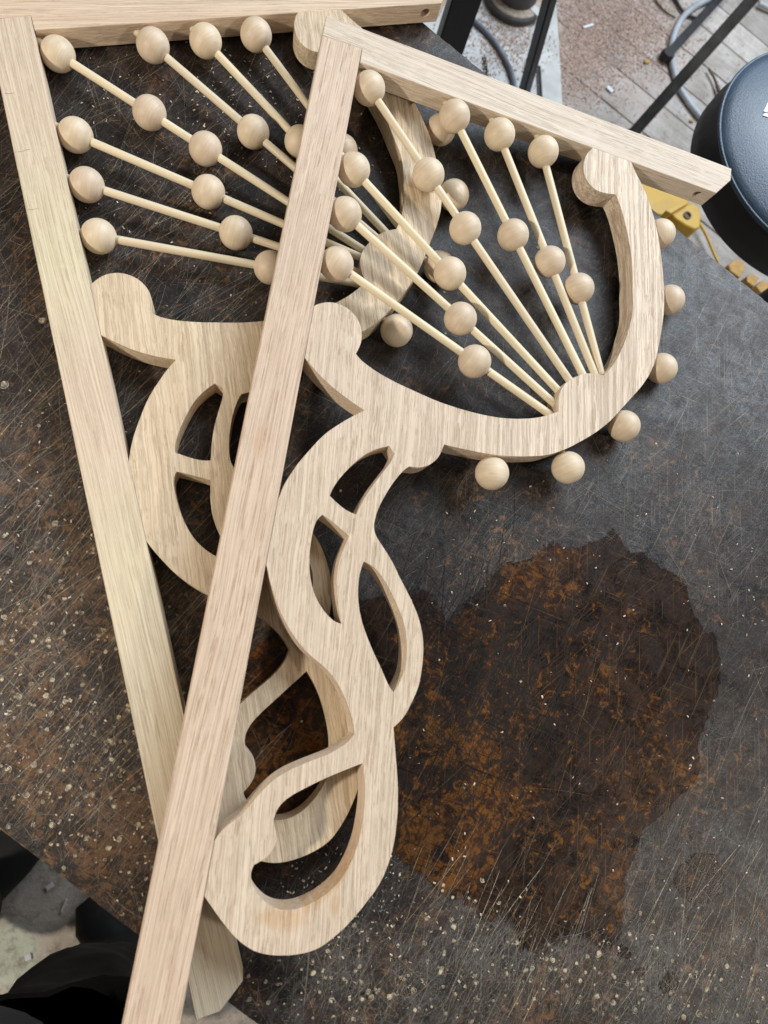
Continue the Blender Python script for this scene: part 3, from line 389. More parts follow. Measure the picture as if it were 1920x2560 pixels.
M_oakB_rail = oak('oak_back_rail', 'x', 3, 7.4, pale=(0.65, 0.53, 0.41), tan=(0.54, 0.41, 0.30), pores=.7)
M_oakB_panel = oak('oak_back_panel', 'y', 6, 9.1, pale=(0.62, 0.52, 0.39), tan=(0.50, 0.39, 0.265), band=1.3, wavy=.6, pores=.8, figure=(.0, .12, 330, .6))
M_dowel = pale_wood('birch_dowel', (0.74, 0.65, 0.47), (0.68, 0.57, 0.39), (0.58, 0.45, 0.28))
M_ball = pale_wood('turned_ball_wood', (0.71, 0.585, 0.435), (0.65, 0.52, 0.37), (0.50, 0.365, 0.235), 1, 'x')
M_pencil = plain('pencil_line', (0.10, 0.09, 0.085), .7)
M_hole = plain('drilled_hole_wall', (0.22, 0.12, 0.07), .9)

# ------------------------------------------------------------------ floor boards
floor_bm = bmesh.new()
bm_box(floor_bm, (0.9, 0.1, FZ - .045), (6.4, 6.4, .03))
M_gap = plain('dark_gap_under_boards', (0.02, 0.017, 0.015), .9)
floor = from_bm('floor', floor_bm, M_gap); tag(floor, kind='structure')
def plank_mat():
    s = NT('worn_painted_floor_board')
    info = s.new('ShaderNodeObjectInfo')
    base = s.new('ShaderNodeTexCoord').outputs['Object']
    sh = s.new('ShaderNodeVectorMath', operation='SCALE'); sh.inputs[0].default_value = (3, 9, 5); s.l.new(info.outputs['Random'], sh.inputs['Scale'])
    ad = s.new('ShaderNodeVectorMath', operation='ADD'); s.l.new(base, ad.inputs[0]); s.l.new(sh.outputs[0], ad.inputs[1]); v = ad.outputs[0]
    n = s.noise(s.coord((1, 1, 1), vec=v), 7, 7, .7, .5); g = s.noise(s.coord((6, 130, 6), vec=v), 1, 4, .6); f = s.noise(s.coord((1, 1, 1), vec=v), 90, 5, .7)
    col = s.ramp(n, [(.30, (0.25, 0.215, 0.19)), (.46, (0.38, 0.345, 0.31)), (.58, (0.49, 0.455, 0.425)), (.72, (0.56, 0.53, 0.50))])
    col = s.mix(s.gray(g, .45, .7, 0, .45), col, (0.22, 0.19, 0.16))
    col = s.mix(s.gray(f, .55, .72, 0, .6), col, (0.17, 0.14, 0.115))
    geo = s.new('ShaderNodeNewGeometry'); pw = at(1490, 60, FZ); dd_ = s.new('ShaderNodeVectorMath', operation='DISTANCE'); s.l.new(geo.outputs['Position'], dd_.inputs[0]); dd_.inputs[1].default_value = (pw.x, pw.y, FZ)
    pwd = s.noise(s.coord((1, 1, 1), vec=geo.outputs['Position']), 30, 6, .7)
    col = s.mix(s.math('MULTIPLY', s.gray(dd_.outputs['Value'], .34, .10, 0, .95), s.gray(pwd, .34, .54)), col, s.mix(s.gray(f, .35, .65), (0.36, 0.25, 0.20), (0.58, 0.46, 0.40)))
    hs = s.new('ShaderNodeHueSaturation'); s.l.new(col, hs.inputs['Color']); s.l.new(s.gray(info.outputs['Random'], 0, 1, .85, 1.1), hs.inputs['Value'])
    return s.fin(hs.outputs[0], .8, s.bump(f, .4, .001))
M_plank = plank_mat()
D = Vector((0.6145, -0.789, 0)).normalized(); N = Vector((0.789, 0.6145, 0)).normalized()    # along / across the table; boards run the same way
rotD = Matrix(((D.x, N.x, 0), (D.y, N.y, 0), (0, 0, 1)))
line = at(1605, 130, FZ).dot(N)          # a gap seen in the photograph
widths = [.107, .107, .098, .112, .104]
pos = line; edges_n = [pos]
k = 0
while pos < line + 1.1: pos += widths[k % 5]; edges_n.append(pos); k += 1
pos = line; k = 0; lo = []
while pos > line - 3.1: pos -= widths[(k + 2) % 5]; lo.append(pos); k += 1
edges_n = lo[::-1] + edges_n
plank_me = {}
mid = at(1600, 200, FZ).dot(D)
for i in range(len(edges_n) - 1):
    w = edges_n[i + 1] - edges_n[i] - .004
    key = round(w, 4)
    if key not in plank_me:
        b = bmesh.new(); bm_box(b, (0, 0, -.01), (3.0, w, .02))
        bmesh.ops.bevel(b, geom=[e for e in b.edges], offset=.0012, segments=1, affect='EDGES')
        me = bpy.data.meshes.new('floor_board'); b.to_mesh(me); b.free(); me.materials.append(M_plank); plank_me[key] = me
    for j in (0, 1):
        o = bpy.data.objects.new('floor_board', plank_me[key]); COL.objects.link(o)
        c = D * (mid - .9 + (j * 3.004) - (i % 3) * .37) + N * (edges_n[i] + .002 + w / 2)
        o.matrix_world = Matrix.Translation((c.x, c.y, FZ - random.random() * .0015)) @ rotD.to_4x4()
        o.parent = floor

# sawdust and shavings on the floor
def flakes(name, spots, size, mats, z, thick=.0006):
    vs, fs, mi = [], [], []
    for (x, y, zz) in spots:
        a = random.uniform(0, 6.283); l = random.uniform(*size); w = l * random.uniform(.15, .6); t = random.uniform(-.5, .5)
        ca, sa = math.cos(a), math.sin(a); k = len(vs)
        bend = random.uniform(.1, .45) * l
        for (u, q, h) in ((-l / 2, -w / 2, 0), (0, -w / 2, bend), (l / 2, -w / 2, 0), (l / 2, w / 2, 0), (0, w / 2, bend), (-l / 2, w / 2, 0)):
            vs.append((x + u * ca - q * sa, y + u * sa + q * ca, zz + .0004 + h + max(0, t * q)))
        fs += [(k, k + 1, k + 4, k + 5), (k + 1, k + 2, k + 3, k + 4)]; m = random.randrange(len(mats)); mi += [m, m]
    me = bpy.data.meshes.new(name); me.from_pydata(vs, [], fs)
    for m in mats: me.materials.append(m)
    me.polygons.foreach_set('material_index', mi)
    return link_mesh(name, me, None)
M_sh = [plain('reddish_shaving', (0.46, 0.33, 0.275), .85, scale=90), plain('pale_shaving', (0.58, 0.45, 0.37), .85, scale=90), plain('brown_shaving', (0.34, 0.22, 0.16), .85, scale=90), plain('pinkish_shaving', (0.52, 0.37, 0.31), .85, scale=90)]
spots = []
def cloud(cx, cy, rx, ry, n, z=FZ):
    for _ in range(n):
        px = random.gauss(cx, rx); py = random.gauss(cy, ry); p = at(px, py, z); spots.append((p.x, p.y, z))
cloud(1500, 60, 75, 70, 8600); cloud(1450, 150, 45, 60, 3200); cloud(1620, 60, 60, 60, 2600); cloud(1420, 190, 20, 40, 400); cloud(1560, -80, 200, 60, 1400)
cloud(1700, 150, 120, 120, 350); cloud(1560, 230, 90, 60, 260)
spots = [q for q in spots if Vector(q).dot(N) > edges_n[0]]
BZ = FZ + .0095
for _ in range(2600):
    p = at(random.gauss(1270, 55), random.gauss(90, 55), BZ); q = at(1392, 100, BZ)
    if p.x < q.x: spots.append((p.x, p.y, BZ))
tag(flakes('floor_sawdust', spots, (.0018, .0062), M_sh, FZ), kind='stuff')
tag(bpy.data.objects['floor_sawdust'], 'reddish sawdust and shavings strewn over the grey floor boards', 'sawdust')

# ------------------------------------------------------------------ the workbench
N0 = Vector((-0.1128, -0.7102, 0)); F0 = Vector((0.4251, -0.0396, 0))
vn = N0.dot(N); vf = F0.dot(N)
u0, u1 = -0.55, 1.75           # along D
def tw(u, v_): p = D * u + N * v_; return (p.x, p.y)
bench = empty('workbench', (*tw(.5, (vn + vf) / 2), FZ))
tag(bench, 'dark scratched workbench top with a wet brown patch under the two brackets', 'workbench')
binv = bench.matrix_world.inverted()
def on_bench(o):
    o.parent = bench; o.matrix_parent_inverse = Matrix.Translation(-bench.location); return o
# outline with a slightly chipped long edge
out = []
nseg = 460
for i in range(nseg + 1):
    u = u0 + (u1 - u0) * i / nseg
    out.append(tw(u, vn + random.uniform(-.0002, .0002) + .0008 * math.sin(u * 17) + (.0007 if random.random() < .05 else 0)))
for i in range(nseg + 1):
    u = u1 - (u1 - u0) * i / nseg
    out.append(tw(u, vf + random.uniform(-.0005, .0005)))
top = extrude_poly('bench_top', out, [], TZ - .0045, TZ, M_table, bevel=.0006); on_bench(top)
out2 = [tw(u0, vn + .0018 - .0036), tw(u1, vn + .0018 - .0036), tw(u1, vf - .001), tw(u0, vf - .001)]
core = extrude_poly('bench_core', [tw(u0, vn - .0016), tw(u1, vn - .0016), tw(u1, vf + .001), tw(u0, vf + .001)], [], TZ - .042, TZ - .0046, M_edge, bevel=.0015); on_bench(core)
M_leg = plain('bench_frame_steel', (0.03, 0.03, 0.032), .55, .3)
for (u, v_) in ((u0 + .1, vn + .12), (u1 - .1, vn + .12), (u0 + .1, vf - .12), (u1 - .1, vf - .12)):
    b = bmesh.new(); x, y = tw(u, v_); bm_box(b, (x, y, (FZ + TZ - .042) / 2), (.06, .06, TZ - .042 - FZ)); on_bench(from_bm('leg', b, M_leg))
# wet patch: a thin film of water with a ragged rim
def ragged(px_pts, jag=.0011, sub=10):
    P = [at(x, y, TZ) for x, y in px_pts]; out = []
    for i in range(len(P)):
        a, b = P[i], P[(i + 1) % len(P)]; n = max(2, int((b - a).length / .0022))
        nn = Vector((-(b - a).y, (b - a).x, 0)).normalized(); prev = 0
        for k in range(n):
            prev = prev * .6 + random.uniform(-jag, jag)
            q = a.lerp(b, k / n) + nn * (prev if k else 0); out.append((q.x, q.y))
    return out
WET = [(1033,1488),(1060,1484),(1080,1500),(1094,1530),(1105,1560),(1118,1572),(1140,1540),(1166,1512),(1195,1500),(1215,1478),(1240,1440),(1266,1418),(1300,1418),(1333,1405),(1360,1375),(1383,1361),(1425,1376),(1460,1366),(1490,1352),(1510,1348),(1532,1322),(1548,1345),(1560,1366),(1575,1384),(1610,1383),(1630,1405),(1654,1422),(1690,1440),(1715,1466),(1722,1498),(1726,1522),(1742,1548),(1765,1583),(1780,1580),(1790,1592),(1792,1620),(1799,1660),(1801,1710),(1790,1740),(1776,1766),(1770,1790),(1760,1816),(1743,1854),(1748,1890),(1751,1921),(1735,1955),(1715,1976),(1688,1999),(1671,2021),(1650,2040),(1616,2060),(1600,2090),(1590,2130),(1573,2166),(1560,2200),(1554,2235),(1552,2270),(1554,2300),(1548,2325),(1540,2345),(1508,2368),(1490,2350),(1465,2338),(1430,2330),(1403,2331),(1385,2350),(1366,2368),(1330,2376),(1302,2368),(1292,2345),(1284,2318),(1270,2300),(1256,2276),(1230,2290),(1206,2290),(1195,2270),(1183,2258),(1151,2231),(1130,2235),(1110,2226),(1080,2205),(1055,2185),(1025,2165),(1000,2148),(980,2120),(930,2060),(860,2040),(800,2090),(700,2070),(620,2010),(585,1900),(570,1800),(600,1700),(640,1620),(700,1580),(800,1530),(900,1500),(980,1490)]
import numpy as np
def sheet(name, pts, z, mat, soft=None, step=.0024):
    """thin film on a fine grid; 'wetness' rises from 0 at the rim to 1 a few millimetres inside"""
    P = np.array(pts); Q = np.roll(P, -1, 0); lo = P.min(0) - .006; hi = P.max(0) + .006
    nx, ny = [int(v) + 1 for v in (hi - lo) / step]
    X, Y = np.meshgrid(lo[0] + np.arange(nx) * step, lo[1] + np.arange(ny) * step, indexing='ij'); G = np.stack([X.ravel(), Y.ravel()], 1)
    dmin = np.full(len(G), 9.); ins = np.zeros(len(G), bool)
    for a, c in zip(P, Q):
        e = c - a; t = np.clip(((G - a) @ e) / (e @ e), 0, 1); dmin = np.minimum(dmin, np.hypot(*(G - a - t[:, None] * e).T))
        cr = (a[1] > G[:, 1]) != (c[1] > G[:, 1])
        if a[1] != c[1]: ins ^= cr & (G[:, 0] < (c[0] - a[0]) * (G[:, 1] - a[1]) / (c[1] - a[1]) + a[0])
    sd = np.where(ins, dmin, -dmin)
    wd = np.full(len(G), .0022)
    if soft is not None:
        for (cx, cy, r, w) in soft:
            k = np.clip(1.3 - np.hypot(G[:, 0] - cx, G[:, 1] - cy) / r, 0, 1); wd = np.maximum(wd, w * k)
    wet = np.clip(.5 + sd / wd * .5, 0, 1)
    keep = (sd > -.006).reshape(nx, ny); idx = -np.ones(nx * ny, int); faces = []
    fm = keep[:-1, :-1] & keep[1:, :-1] & keep[1:, 1:] & keep[:-1, 1:]; I, J = np.nonzero(fm); a = I * ny + J
    F = np.stack([a, a + ny, a + ny + 1, a + 1], 1); used = np.unique(F); idx[used] = np.arange(len(used))
    me = bpy.data.meshes.new(name); me.from_pydata([(x, y, z) for x, y in G[used]], [], idx[F].tolist())
    at_ = me.attributes.new('wetness', 'FLOAT', 'POINT'); at_.data.foreach_set('value', wet[used].astype(np.float32))
    return on_bench(link_mesh(name, me, mat))
_q = [at(x, y, TZ) for x, y in ((1230, 1430), (1120, 1520), (1200, 2290), (1450, 2360), (1380, 1370))]
WSOFT = [(q.x, q.y, r, w) for q, (r, w) in zip(_q, ((.06, .022), (.05, .020), (.05, .012), (.07, .012), (.03, .01)))]
sheet('wet_patch', ragged(WET), TZ + .00012, M_wet, WSOFT)['label'] = 'large wet patch showing amber and brown'
def blob(cx, cy, r, n=26):
    return [(cx + (r * (1 + .16 * math.sin(3 * a + cx) + random.uniform(-.1, .1))) * math.cos(a), cy + (r * (1 + .12 * math.cos(2 * a + cy) + random.uniform(-.1, .1))) * math.sin(a)) for a in [6.283 * k / n for k in range(n)]]
for (cx, cy, r) in ((1752, 2195, 62), (1672, 2458, 24), (1600, 2430, 13), (1705, 2560, 16), (1560, 2380, 16)):
    sheet('damp_spot', [(at(x, y, TZ).x, at(x, y, TZ).y) for x, y in blob(cx, cy, r)], TZ + .00012, M_wet)

# scratches, knife scores, drill marks on the sheet
class Strips:
    def __init__(s): s.v = []; s.f = []; s.m = []
    def strip(s, pts, w, m, z):
        k = len(s.v); n = len(pts)
        for i, p in enumerate(pts):
            a = pts[max(0, i - 1)]; b = pts[min(n - 1, i + 1)]; dx, dy = b[0] - a[0], b[1] - a[1]; L = math.hypot(dx, dy) or 1
            ww = w * (.25 if i in (0, n - 1) else random.uniform(.6, 1.15)) / 2
            s.v += [(p[0] - dy / L * ww, p[1] + dx / L * ww, z), (p[0] + dy / L * ww, p[1] - dx / L * ww, z)]
        for i in range(n - 1): s.f.append((k + 2 * i, k + 2 * i + 1, k + 2 * i + 3, k + 2 * i + 2)); s.m.append(m)
    def disc(s, x, y, r, m, z):
        k = len(s.v); n = 7; a0 = random.random() * 6
        for i in range(n): q = r * random.uniform(.65, 1.15); s.v.append((x + q * math.cos(a0 + i * 6.283 / n), y + q * math.sin(a0 + i * 6.283 / n), z))
        s.f.append(tuple(range(k, k + n))); s.m.append(m)
    def build(s, name):
        me = bpy.data.meshes.new(name); me.from_pydata(s.v, [], s.f)
        for m in M_scratch: me.materials.append(m)
        me.polygons.foreach_set('material_index', s.m); me.update()
        return link_mesh(name, me, None)
def inside(x, y, m=.003): q = x * N.x + y * N.y; return vn + m < q < vf - m
S_ = Strips(); ZS = TZ + .00024
def in_poly(x, y, P):
    c = False
    for i in range(len(P)):
        (x0, y0), (x1, y1) = P[i - 1], P[i]
        if (y0 > y) != (y1 > y) and x < (x1 - x0) * (y - y0) / (y1 - y0) + x0: c = not c
    return c
def scratch(px, py, ang, L, w, m, curve=.08):
    if m != 3 and in_poly(px, py, WET):
        if random.random() < .8: return
        m = 2; w *= .8
    p = at(px, py, TZ); a = R(ang); pts = []; n = max(4, int(L / .008)); c = random.gauss(0, curve); x, y = p.x, p.y
    for i in range(n + 1):
        if not inside(x, y): break
        pts.append((x, y)); a += c / n + random.gauss(0, .015); x += math.cos(a) * L / n; y += math.sin(a) * L / n
    if len(pts) > 2: S_.strip(pts, w, m, ZS + random.uniform(0, .00004))
def rang():
    r = random.random()
    if r < .5: return random.gauss(36, 9)
    if r < .72: return random.gauss(58, 10)
    if r < .86: return random.gauss(-68, 14)
    return random.uniform(-90, 90)
for _ in range(210):      # long strong scores, denser on the left and lower side
    px = random.uniform(-60, 1960) if random.random() < .5 else random.uniform(-60, 520); py = random.uniform(150, 2600)
    scratch(px, py, rang(), random.uniform(.03, .17), random.uniform(.00016, .00036), random.choice((0, 0, 1)))
for _ in range(260):      # the cutting corner at the left: many parallel knife scores
    scratch(random.uniform(-80, 470), random.uniform(500, 2350), random.gauss(36, 7), random.uniform(.03, .13), random.uniform(.00018, .00040), random.choice((0, 0, 4, 1)), .05)
for _ in range(150):
    scratch(random.uniform(1000, 1960), random.uniform(2180, 2600), random.gauss(44, 9), random.uniform(.02, .08), random.uniform(.00016, .00036), random.choice((0, 1, 4)), .05)
for _ in range(900):
    px = random.uniform(-60, 1960) if random.random() < .45 else random.uniform(-60, 620); py = random.uniform(100, 2600)
    scratch(px, py, rang(), random.uniform(.012, .07), random.uniform(.00014, .00034), random.choice((0, 1, 1, 2)), .2)
for _ in range(5200):
    px = random.uniform(-60, 1960) if random.random() < .6 else random.uniform(-60, 560); py = random.uniform(100, 2600)
    scratch(px, py, rang() + random.gauss(0, 14), random.uniform(.004, .024), random.uniform(.00010, .00022), random.choice((1, 1, 0, 2)), .5)
for _ in range(1500):     # fibres in the grey dust at the bottom
    px = random.uniform(800, 1960); py = random.gauss(2440, 90)
    scratch(px, py, rang() + random.gauss(0, 14), random.uniform(.004, .03), random.uniform(.00010, .00022), 1, .4)
for _ in range(560):      # black scoring in the wet patch
    scratch(random.gauss(1180, 110), random.gauss(1760, 150), random.choice((52, 40, 62, -60)) + random.gauss(0, 8), random.uniform(.015, .09), random.uniform(.0002, .0005), 3, .2)
for _ in range(60):       # thin tan lines crossing the patch
    scratch(random.uniform(1050, 1750), random.uniform(1400, 2300), rang(), random.uniform(.02, .09), .00026, 2, .1)
def drill_mark(px, py, r):
    p = at(px, py, TZ)
    if not inside(p.x, p.y, r + .002): return
    if random.random() < .85: S_.disc(p.x, p.y, r * random.uniform(.4, .85), random.choice((4, 4, 0, 1)), ZS + .00005)
    for _ in range(random.randint(2, 6)):
        q = r * random.uniform(.3, 1.05); a0 = random.random() * 6.283; da = random.uniform(.6, 4.2); n = 7
        S_.strip([(p.x + q * (1 - .04 * i) * math.cos(a0 + da * i / n), p.y + q * (1 - .04 * i) * math.sin(a0 + da * i / n)) for i in range(n + 1)], random.uniform(.0002, .0006), random.choice((4, 0, 4, 3)), ZS + .00007 + random.uniform(0, .00003))
for _ in range(330): drill_mark(random.uniform(-20, 470), random.gauss(1880, 210), .0008 + .0026 * random.random() ** 1.6)
for _ in range(90): drill_mark(random.uniform(-20, 430), random.gauss(1520, 110), random.uniform(.001, .0026))
for _ in range(300): drill_mark(random.uniform(620, 1940), random.gauss(2450, 80), .0007 + .0028 * random.random() ** 1.8)
for _ in range(30): drill_mark(random.uniform(1040, 1300), random.gauss(2330, 70), random.uniform(.001, .003))
for _ in range(50): drill_mark(random.uniform(0, 1900), random.uniform(600, 2500), random.uniform(.0006, .0018))
for c in ((105, 800, .0042), (10, 960, .005), (610, 1380, .0035), (1750, 560, .002), (1640, 1110, .0024), (560, 1640, .004)): drill_mark(*c)
sc_o = S_.build('scratches'); on_bench(sc_o); sc_o['kind'] = 'stuff'

# sawdust crumbs lying on the bench
spots = []
for _ in range(1000):
    px, py = random.choice(((random.uniform(100, 1000), random.uniform(100, 800)), (random.gauss(560, 150), random.gauss(280, 110)), (random.uniform(1000, 1920), random.uniform(1150, 2500)), (random.uniform(0, 400), random.uniform(900, 2300)), (random.uniform(700, 1000), random.gauss(2250, 80))))
    p = at(px, py, TZ)
    if inside(p.x, p.y, .006): spots.append((p.x, p.y, TZ + .0003))
tag(flakes('bench_sawdust', spots, (.0007, .0026), [M_chip], TZ), 'pale sawdust crumbs scattered on the dark bench top', 'sawdust', kind='stuff')

# ------------------------------------------------------------------ the two brackets
def pts_mm(L): return [(x * 1e-4, -y * 1e-4) for x, y in L]
def ball_mesh(r=.01525):
    bm = bmesh.new(); prof = []
    n = 22
    for i in range(n + 1):
        a = -math.pi / 2 + math.pi * i / n; rr = r * math.cos(a); zz = r * math.sin(a)
        if abs(zz) > r * .972: zz = math.copysign(r * .972, zz)          # small flats where the bore comes out
        prof.append((max(rr, 0), zz))
    bm_lathe(bm, prof, 40); bmesh.ops.remove_doubles(bm, verts=bm.verts, dist=1e-6); bmesh.ops.recalc_face_normals(bm, faces=bm.faces)
    me = bpy.data.meshes.new('ball'); bm.to_mesh(me); bm.free(); me.polygons.foreach_set('use_smooth', [True] * len(me.polygons)); me.materials.append(M_ball); return me
BALL = ball_mesh()
def align(o, loc, d):
    d = Vector(d).normalized(); q = Vector((0, 0, 1)).rotation_difference(d)
    o.rotation_mode = 'QUATERNION'; o.rotation_quaternion = q; o.location = loc
def bracket(name, label, mat, OUT, HOLES, B, mp, mr, mpan):
    root = empty(name, mat=mat); tag(root, label, 'bracket', 'carved wooden brackets on the workbench')
    W_ = .038
    # upright: square bar, far lower end clipped at 45 degrees, its head let into the rail
    post = [(0, -.0252), (W_, -.0236), (W_, -.8620), (.0182, -.8762), (0, -.8762)]
    op = extrude_poly('post', post, [], 0, T_MM + .0004, mp, root, bevel=.0007)
    rail = [(0, -.0018), (.4534, -.0018), (.4531, -.0165), (.4357, -.0388), (.0386, -.0388), (.0382, -.0232), (0, -.0248)]
    rb = extrude_poly('rail', rail, [], 0, T_MM, mr, root, bevel=.0006)
    # bolt hole through the end of the rail (bored across its width)
    cut = bmesh.new(); bm_tube(cut, [(.4205, .01, HM), (.4205, -.05, HM)], .0052, 20)
    cme = bpy.data.meshes.new('cut'); cut.to_mesh(cme); cut.free(); co = bpy.data.objects.new('cut', cme); COL.objects.link(co); co.matrix_world = mat
    bo = rb.modifiers.new('hole', 'BOOLEAN'); bo.operation = 'DIFFERENCE'; bo.object = co; bo.solver = 'EXACT'
    bpy.context.view_layer.update()
    dg = bpy.context.evaluated_depsgraph_get(); nm = bpy.data.meshes.new_from_object(rb.evaluated_get(dg)); rb.modifiers.clear(); rb.data = nm
    bpy.data.objects.remove(co)
    pan = extrude_poly('scroll_panel', pts_mm(OUT), [pts_mm(h) for h in HOLES], 0.0002, T_MM - .0002, mpan, root, bevel=.0005)
    C = Vector((.3145, -.3196, HM))
    def V(n): x, y = B[n]; return Vector((x * .001, -y * .001, HM))
    def dowel(a, b, r=.0037):
        bm = bmesh.new(); L = (b - a).length
        bm_lathe(bm, [(0, 0), (r, 0), (r, L), (0, L)], 18); o = from_bm('dowel', bm, M_dowel, root, smooth=40); align(o, a, b - a); return o
    def ball(p, d):
        o = bpy.data.objects.new('ball', BALL); COL.objects.link(o); o.parent = root; align(o, p, d)
        o.rotation_quaternion = o.rotation_quaternion @ Matrix.Rotation(random.random() * 6, 3, 'Z').to_quaternion()
        return o
    for n in ('r1', 'r2', 'r3', 'p1', 'p2', 'p3', 'c'):
        ks = ('c0', 'c1', 'c2') if n == 'c' else (n + 'a', n + 'b')
        P = [V(k) for k in ks]
        d = (P[-1] - P[0]).normalized()
        # start inside the rail or post, end inside the boss
        if n[0] == 'r': t0 = (-.034 - P[0].y) / d.y
        elif n[0] == 'p': t0 = (.033 - P[0].x) / d.x
        else: t0 = (.033 - P[0].x) / d.x
        a = P[0] + d * t0
        t = (C - P[0]).dot(d); foot = P[0] + d * t
        e = foot - d * (.026 if (foot - C).length < .02 else .012)
        if (foot - C).length > .03: e = foot
        dowel(a, e)
        for i, p in enumerate(P):
            if i == 0 and n[0] == 'r': p = p + Vector((0, -.0026, .0030))
            ball(p, d)
    OUTM = pts_mm(OUT)
    O = dict(o1=None, o2=None, o3=None, o4=None, o5=None, o6=None)
    for k in O:
        p = Vector((BALL_F[k][0] * .001, -BALL_F[k][1] * .001, HM)) if k not in B else V(k)
        if k == 'o1' and k not in B: p += Vector((.004, 0, 0))
        d = (p - C); d.z = 0; d.normalize()
        best = min(OUTM, key=lambda q: (Vector((q[0], q[1], HM)) - p).length); d = (p - Vector((best[0], best[1], HM))).normalized()
        dowel(p - d * .030, p - d * .012, .003); ball(p, d)
    return root
FR = bracket('wooden_bracket', 'upper oak bracket lying on top, its arc and balls wholly in view at the right', MF, OUT_F, HOLES_F, BALL_F, M_oakF_post, M_oakF_rail, M_oakF_panel)
BR = bracket('wooden_bracket', 'lower oak bracket partly hidden beneath, its yellowish post along the left edge', Matrix(), OUT_B, HOLES_B, BALL_B, M_oakB_post, M_oakB_rail, M_oakB_panel)
# carpenter's pencil ticks on the lower bracket's post
for (x0, y0, x1, y1) in ((10, 232, 38, 234), (40, 379, 76, 374), (68, 523, 98, 522)):
    pts = []
    for i in range(6):
        p = at(x0 + (x1 - x0) * i / 5, y0 + (y1 - y0) * i / 5 + 1.5 * math.sin(i), T_MM + .0006); pts.append((p.x, p.y))
    q = Strips(); q.strip(pts, .0003, 0, T_MM + .0006); me = bpy.data.meshes.new('pencil_mark'); me.from_pydata(q.v, [], q.f); link_mesh('pencil_mark', me, M_pencil, BR)
# glue or marker smudge is left to the material

# ------------------------------------------------------------------ beyond the bench
M_black = plain('black_steel', (0.018, 0.018, 0.02), .42, .35, bump=.0)
M_bar = plain('dull_steel_bar', (0.055, 0.053, 0.05), .45, .6, scale=25)
M_white = plain('scuffed_white_board', (0.54, 0.54, 0.52), .7, var=.22, scale=16, bump=.001)
M_cast = plain('dusty_cast_iron', (0.085, 0.082, 0.078), .6, .3, scale=60)
M_dust = plain('sawdust_covered_iron', (0.42, 0.34, 0.28), .9, scale=110, var=.35, bump=.002)
M_rubber = plain('black_rubber', (0.014, 0.014, 0.015), .6)
M_hose = plain('grey_hose', (0.16, 0.18, 0.21), .35, scale=20)
M_hose2 = plain('pale_grey_hose', (0.40, 0.43, 0.46), .35, scale=20)
M_yellow = plain('yellow_painted_plastic', (0.52, 0.30, 0.008), .4, var=.12)
M_brown = plain('brown_cable', (0.10, 0.065, 0.035), .6)
M_brist = plain('brush_bristle', (0.50, 0.36, 0.22), .9, scale=400, var=.4)
M_cloth = plain('black_cloth', (0.006, 0.0056, 0.0056), .95, var=.3, scale=50, bump=.001)
M_blocks = plain('offcut_wood', (0.46, 0.28, 0.09), .75, scale=50)

# steel column standing just behind the bench
c = at(1160, 0, -.42)
post_e = empty('steel_column', (c.x, c.y, FZ)); tag(post_e, 'black square steel column standing behind the far bench edge', 'column')
rot = Matrix.Rotation(R(-20), 3, 'Z')
b = bmesh.new(); bm_box(b, (0, 0, .55), (.052, .052, 1.1), rot); bmesh.ops.bevel(b, geom=list(b.edges), offset=.003, segments=2, affect='EDGES'); from_bm('column_tube', b, M_black, post_e)
b = bmesh.new(); bm_box(b, (0, 0, .004), (.12, .12, .008), rot); from_bm('foot_plate', b, M_black, post_e)

# white slotted base board
bt = FZ + .008
pl = [at(x, y, bt) for x, y in ((1040, -90), (1384, -90), (1398, 110), (1410, 330), (1040, 330))]
def slot(x0, y0, x1, y1, w):
    a, b_ = at(x0, y0, bt), at(x1, y1, bt); d = (b_ - a).normalized(); n_ = Vector((-d.y, d.x, 0)) * w / 2
    return [(q.x, q.y) for q in (a + n_, b_ + n_, b_ - n_, a - n_)]
board = extrude_poly('slotted_board', [(p.x, p.y) for p in pl], [slot(1210, 142, 1216, 200, .013), slot(1345, 163, 1350, 250, .015)], FZ + .001, bt, M_white, bevel=.0015)
tag(board, 'scuffed white slotted board lying on the floor under the iron pedestal', 'board')
for sl in (slot(1210, 142, 1216, 200, .013), slot(1345, 163, 1350, 250, .015)):
    o = extrude_poly('slot_shadow_sheet', sl, [], FZ + .0009, FZ + .0016, M_rubber); o.parent = board  # black sheet that paints the shade inside each slot

# iron pedestal
c = at(1283, 2, bt)
ped = empty('iron_pedestal', (c.x, c.y, bt)); tag(ped, 'round cast iron pedestal with dusty flange at the top of the picture', 'pedestal')
b = bmesh.new(); bm_lathe(b, [(0, 0), (.080, 0), (.082, .004), (.082, .018), (.078, .022), (0, .022)], 48); from_bm('flange', b, M_cast, ped, smooth=35)
b = bmesh.new(); bm_lathe(b, [(0, .0222), (.076, .0222), (.074, .0245), (.060, .0262), (0, .0262)], 48); from_bm('dust_layer', b, M_dust, ped, smooth=35)
b = bmesh.new(); bm_lathe(b, [(0, .024), (.056, .024), (.057, .03), (.057, .085), (.054, .09), (0, .09)], 48); from_bm('barrel', b, M_cast, ped, smooth=35)
b = bmesh.new(); bm_lathe(b, [(.040, .088), (.054, .088), (.055, .092), (.052, .096), (.040, .096)], 48); from_bm('rim_ring', b, M_dust, ped, smooth=35)
b = bmesh.new(); p = at(1328, 45, bt) - c; bm_box(b, (p.x, p.y, .014), (.02, .04, .026), Matrix.Rotation(R(30), 3, 'Z')); from_bm('lug', b, M_white, ped)

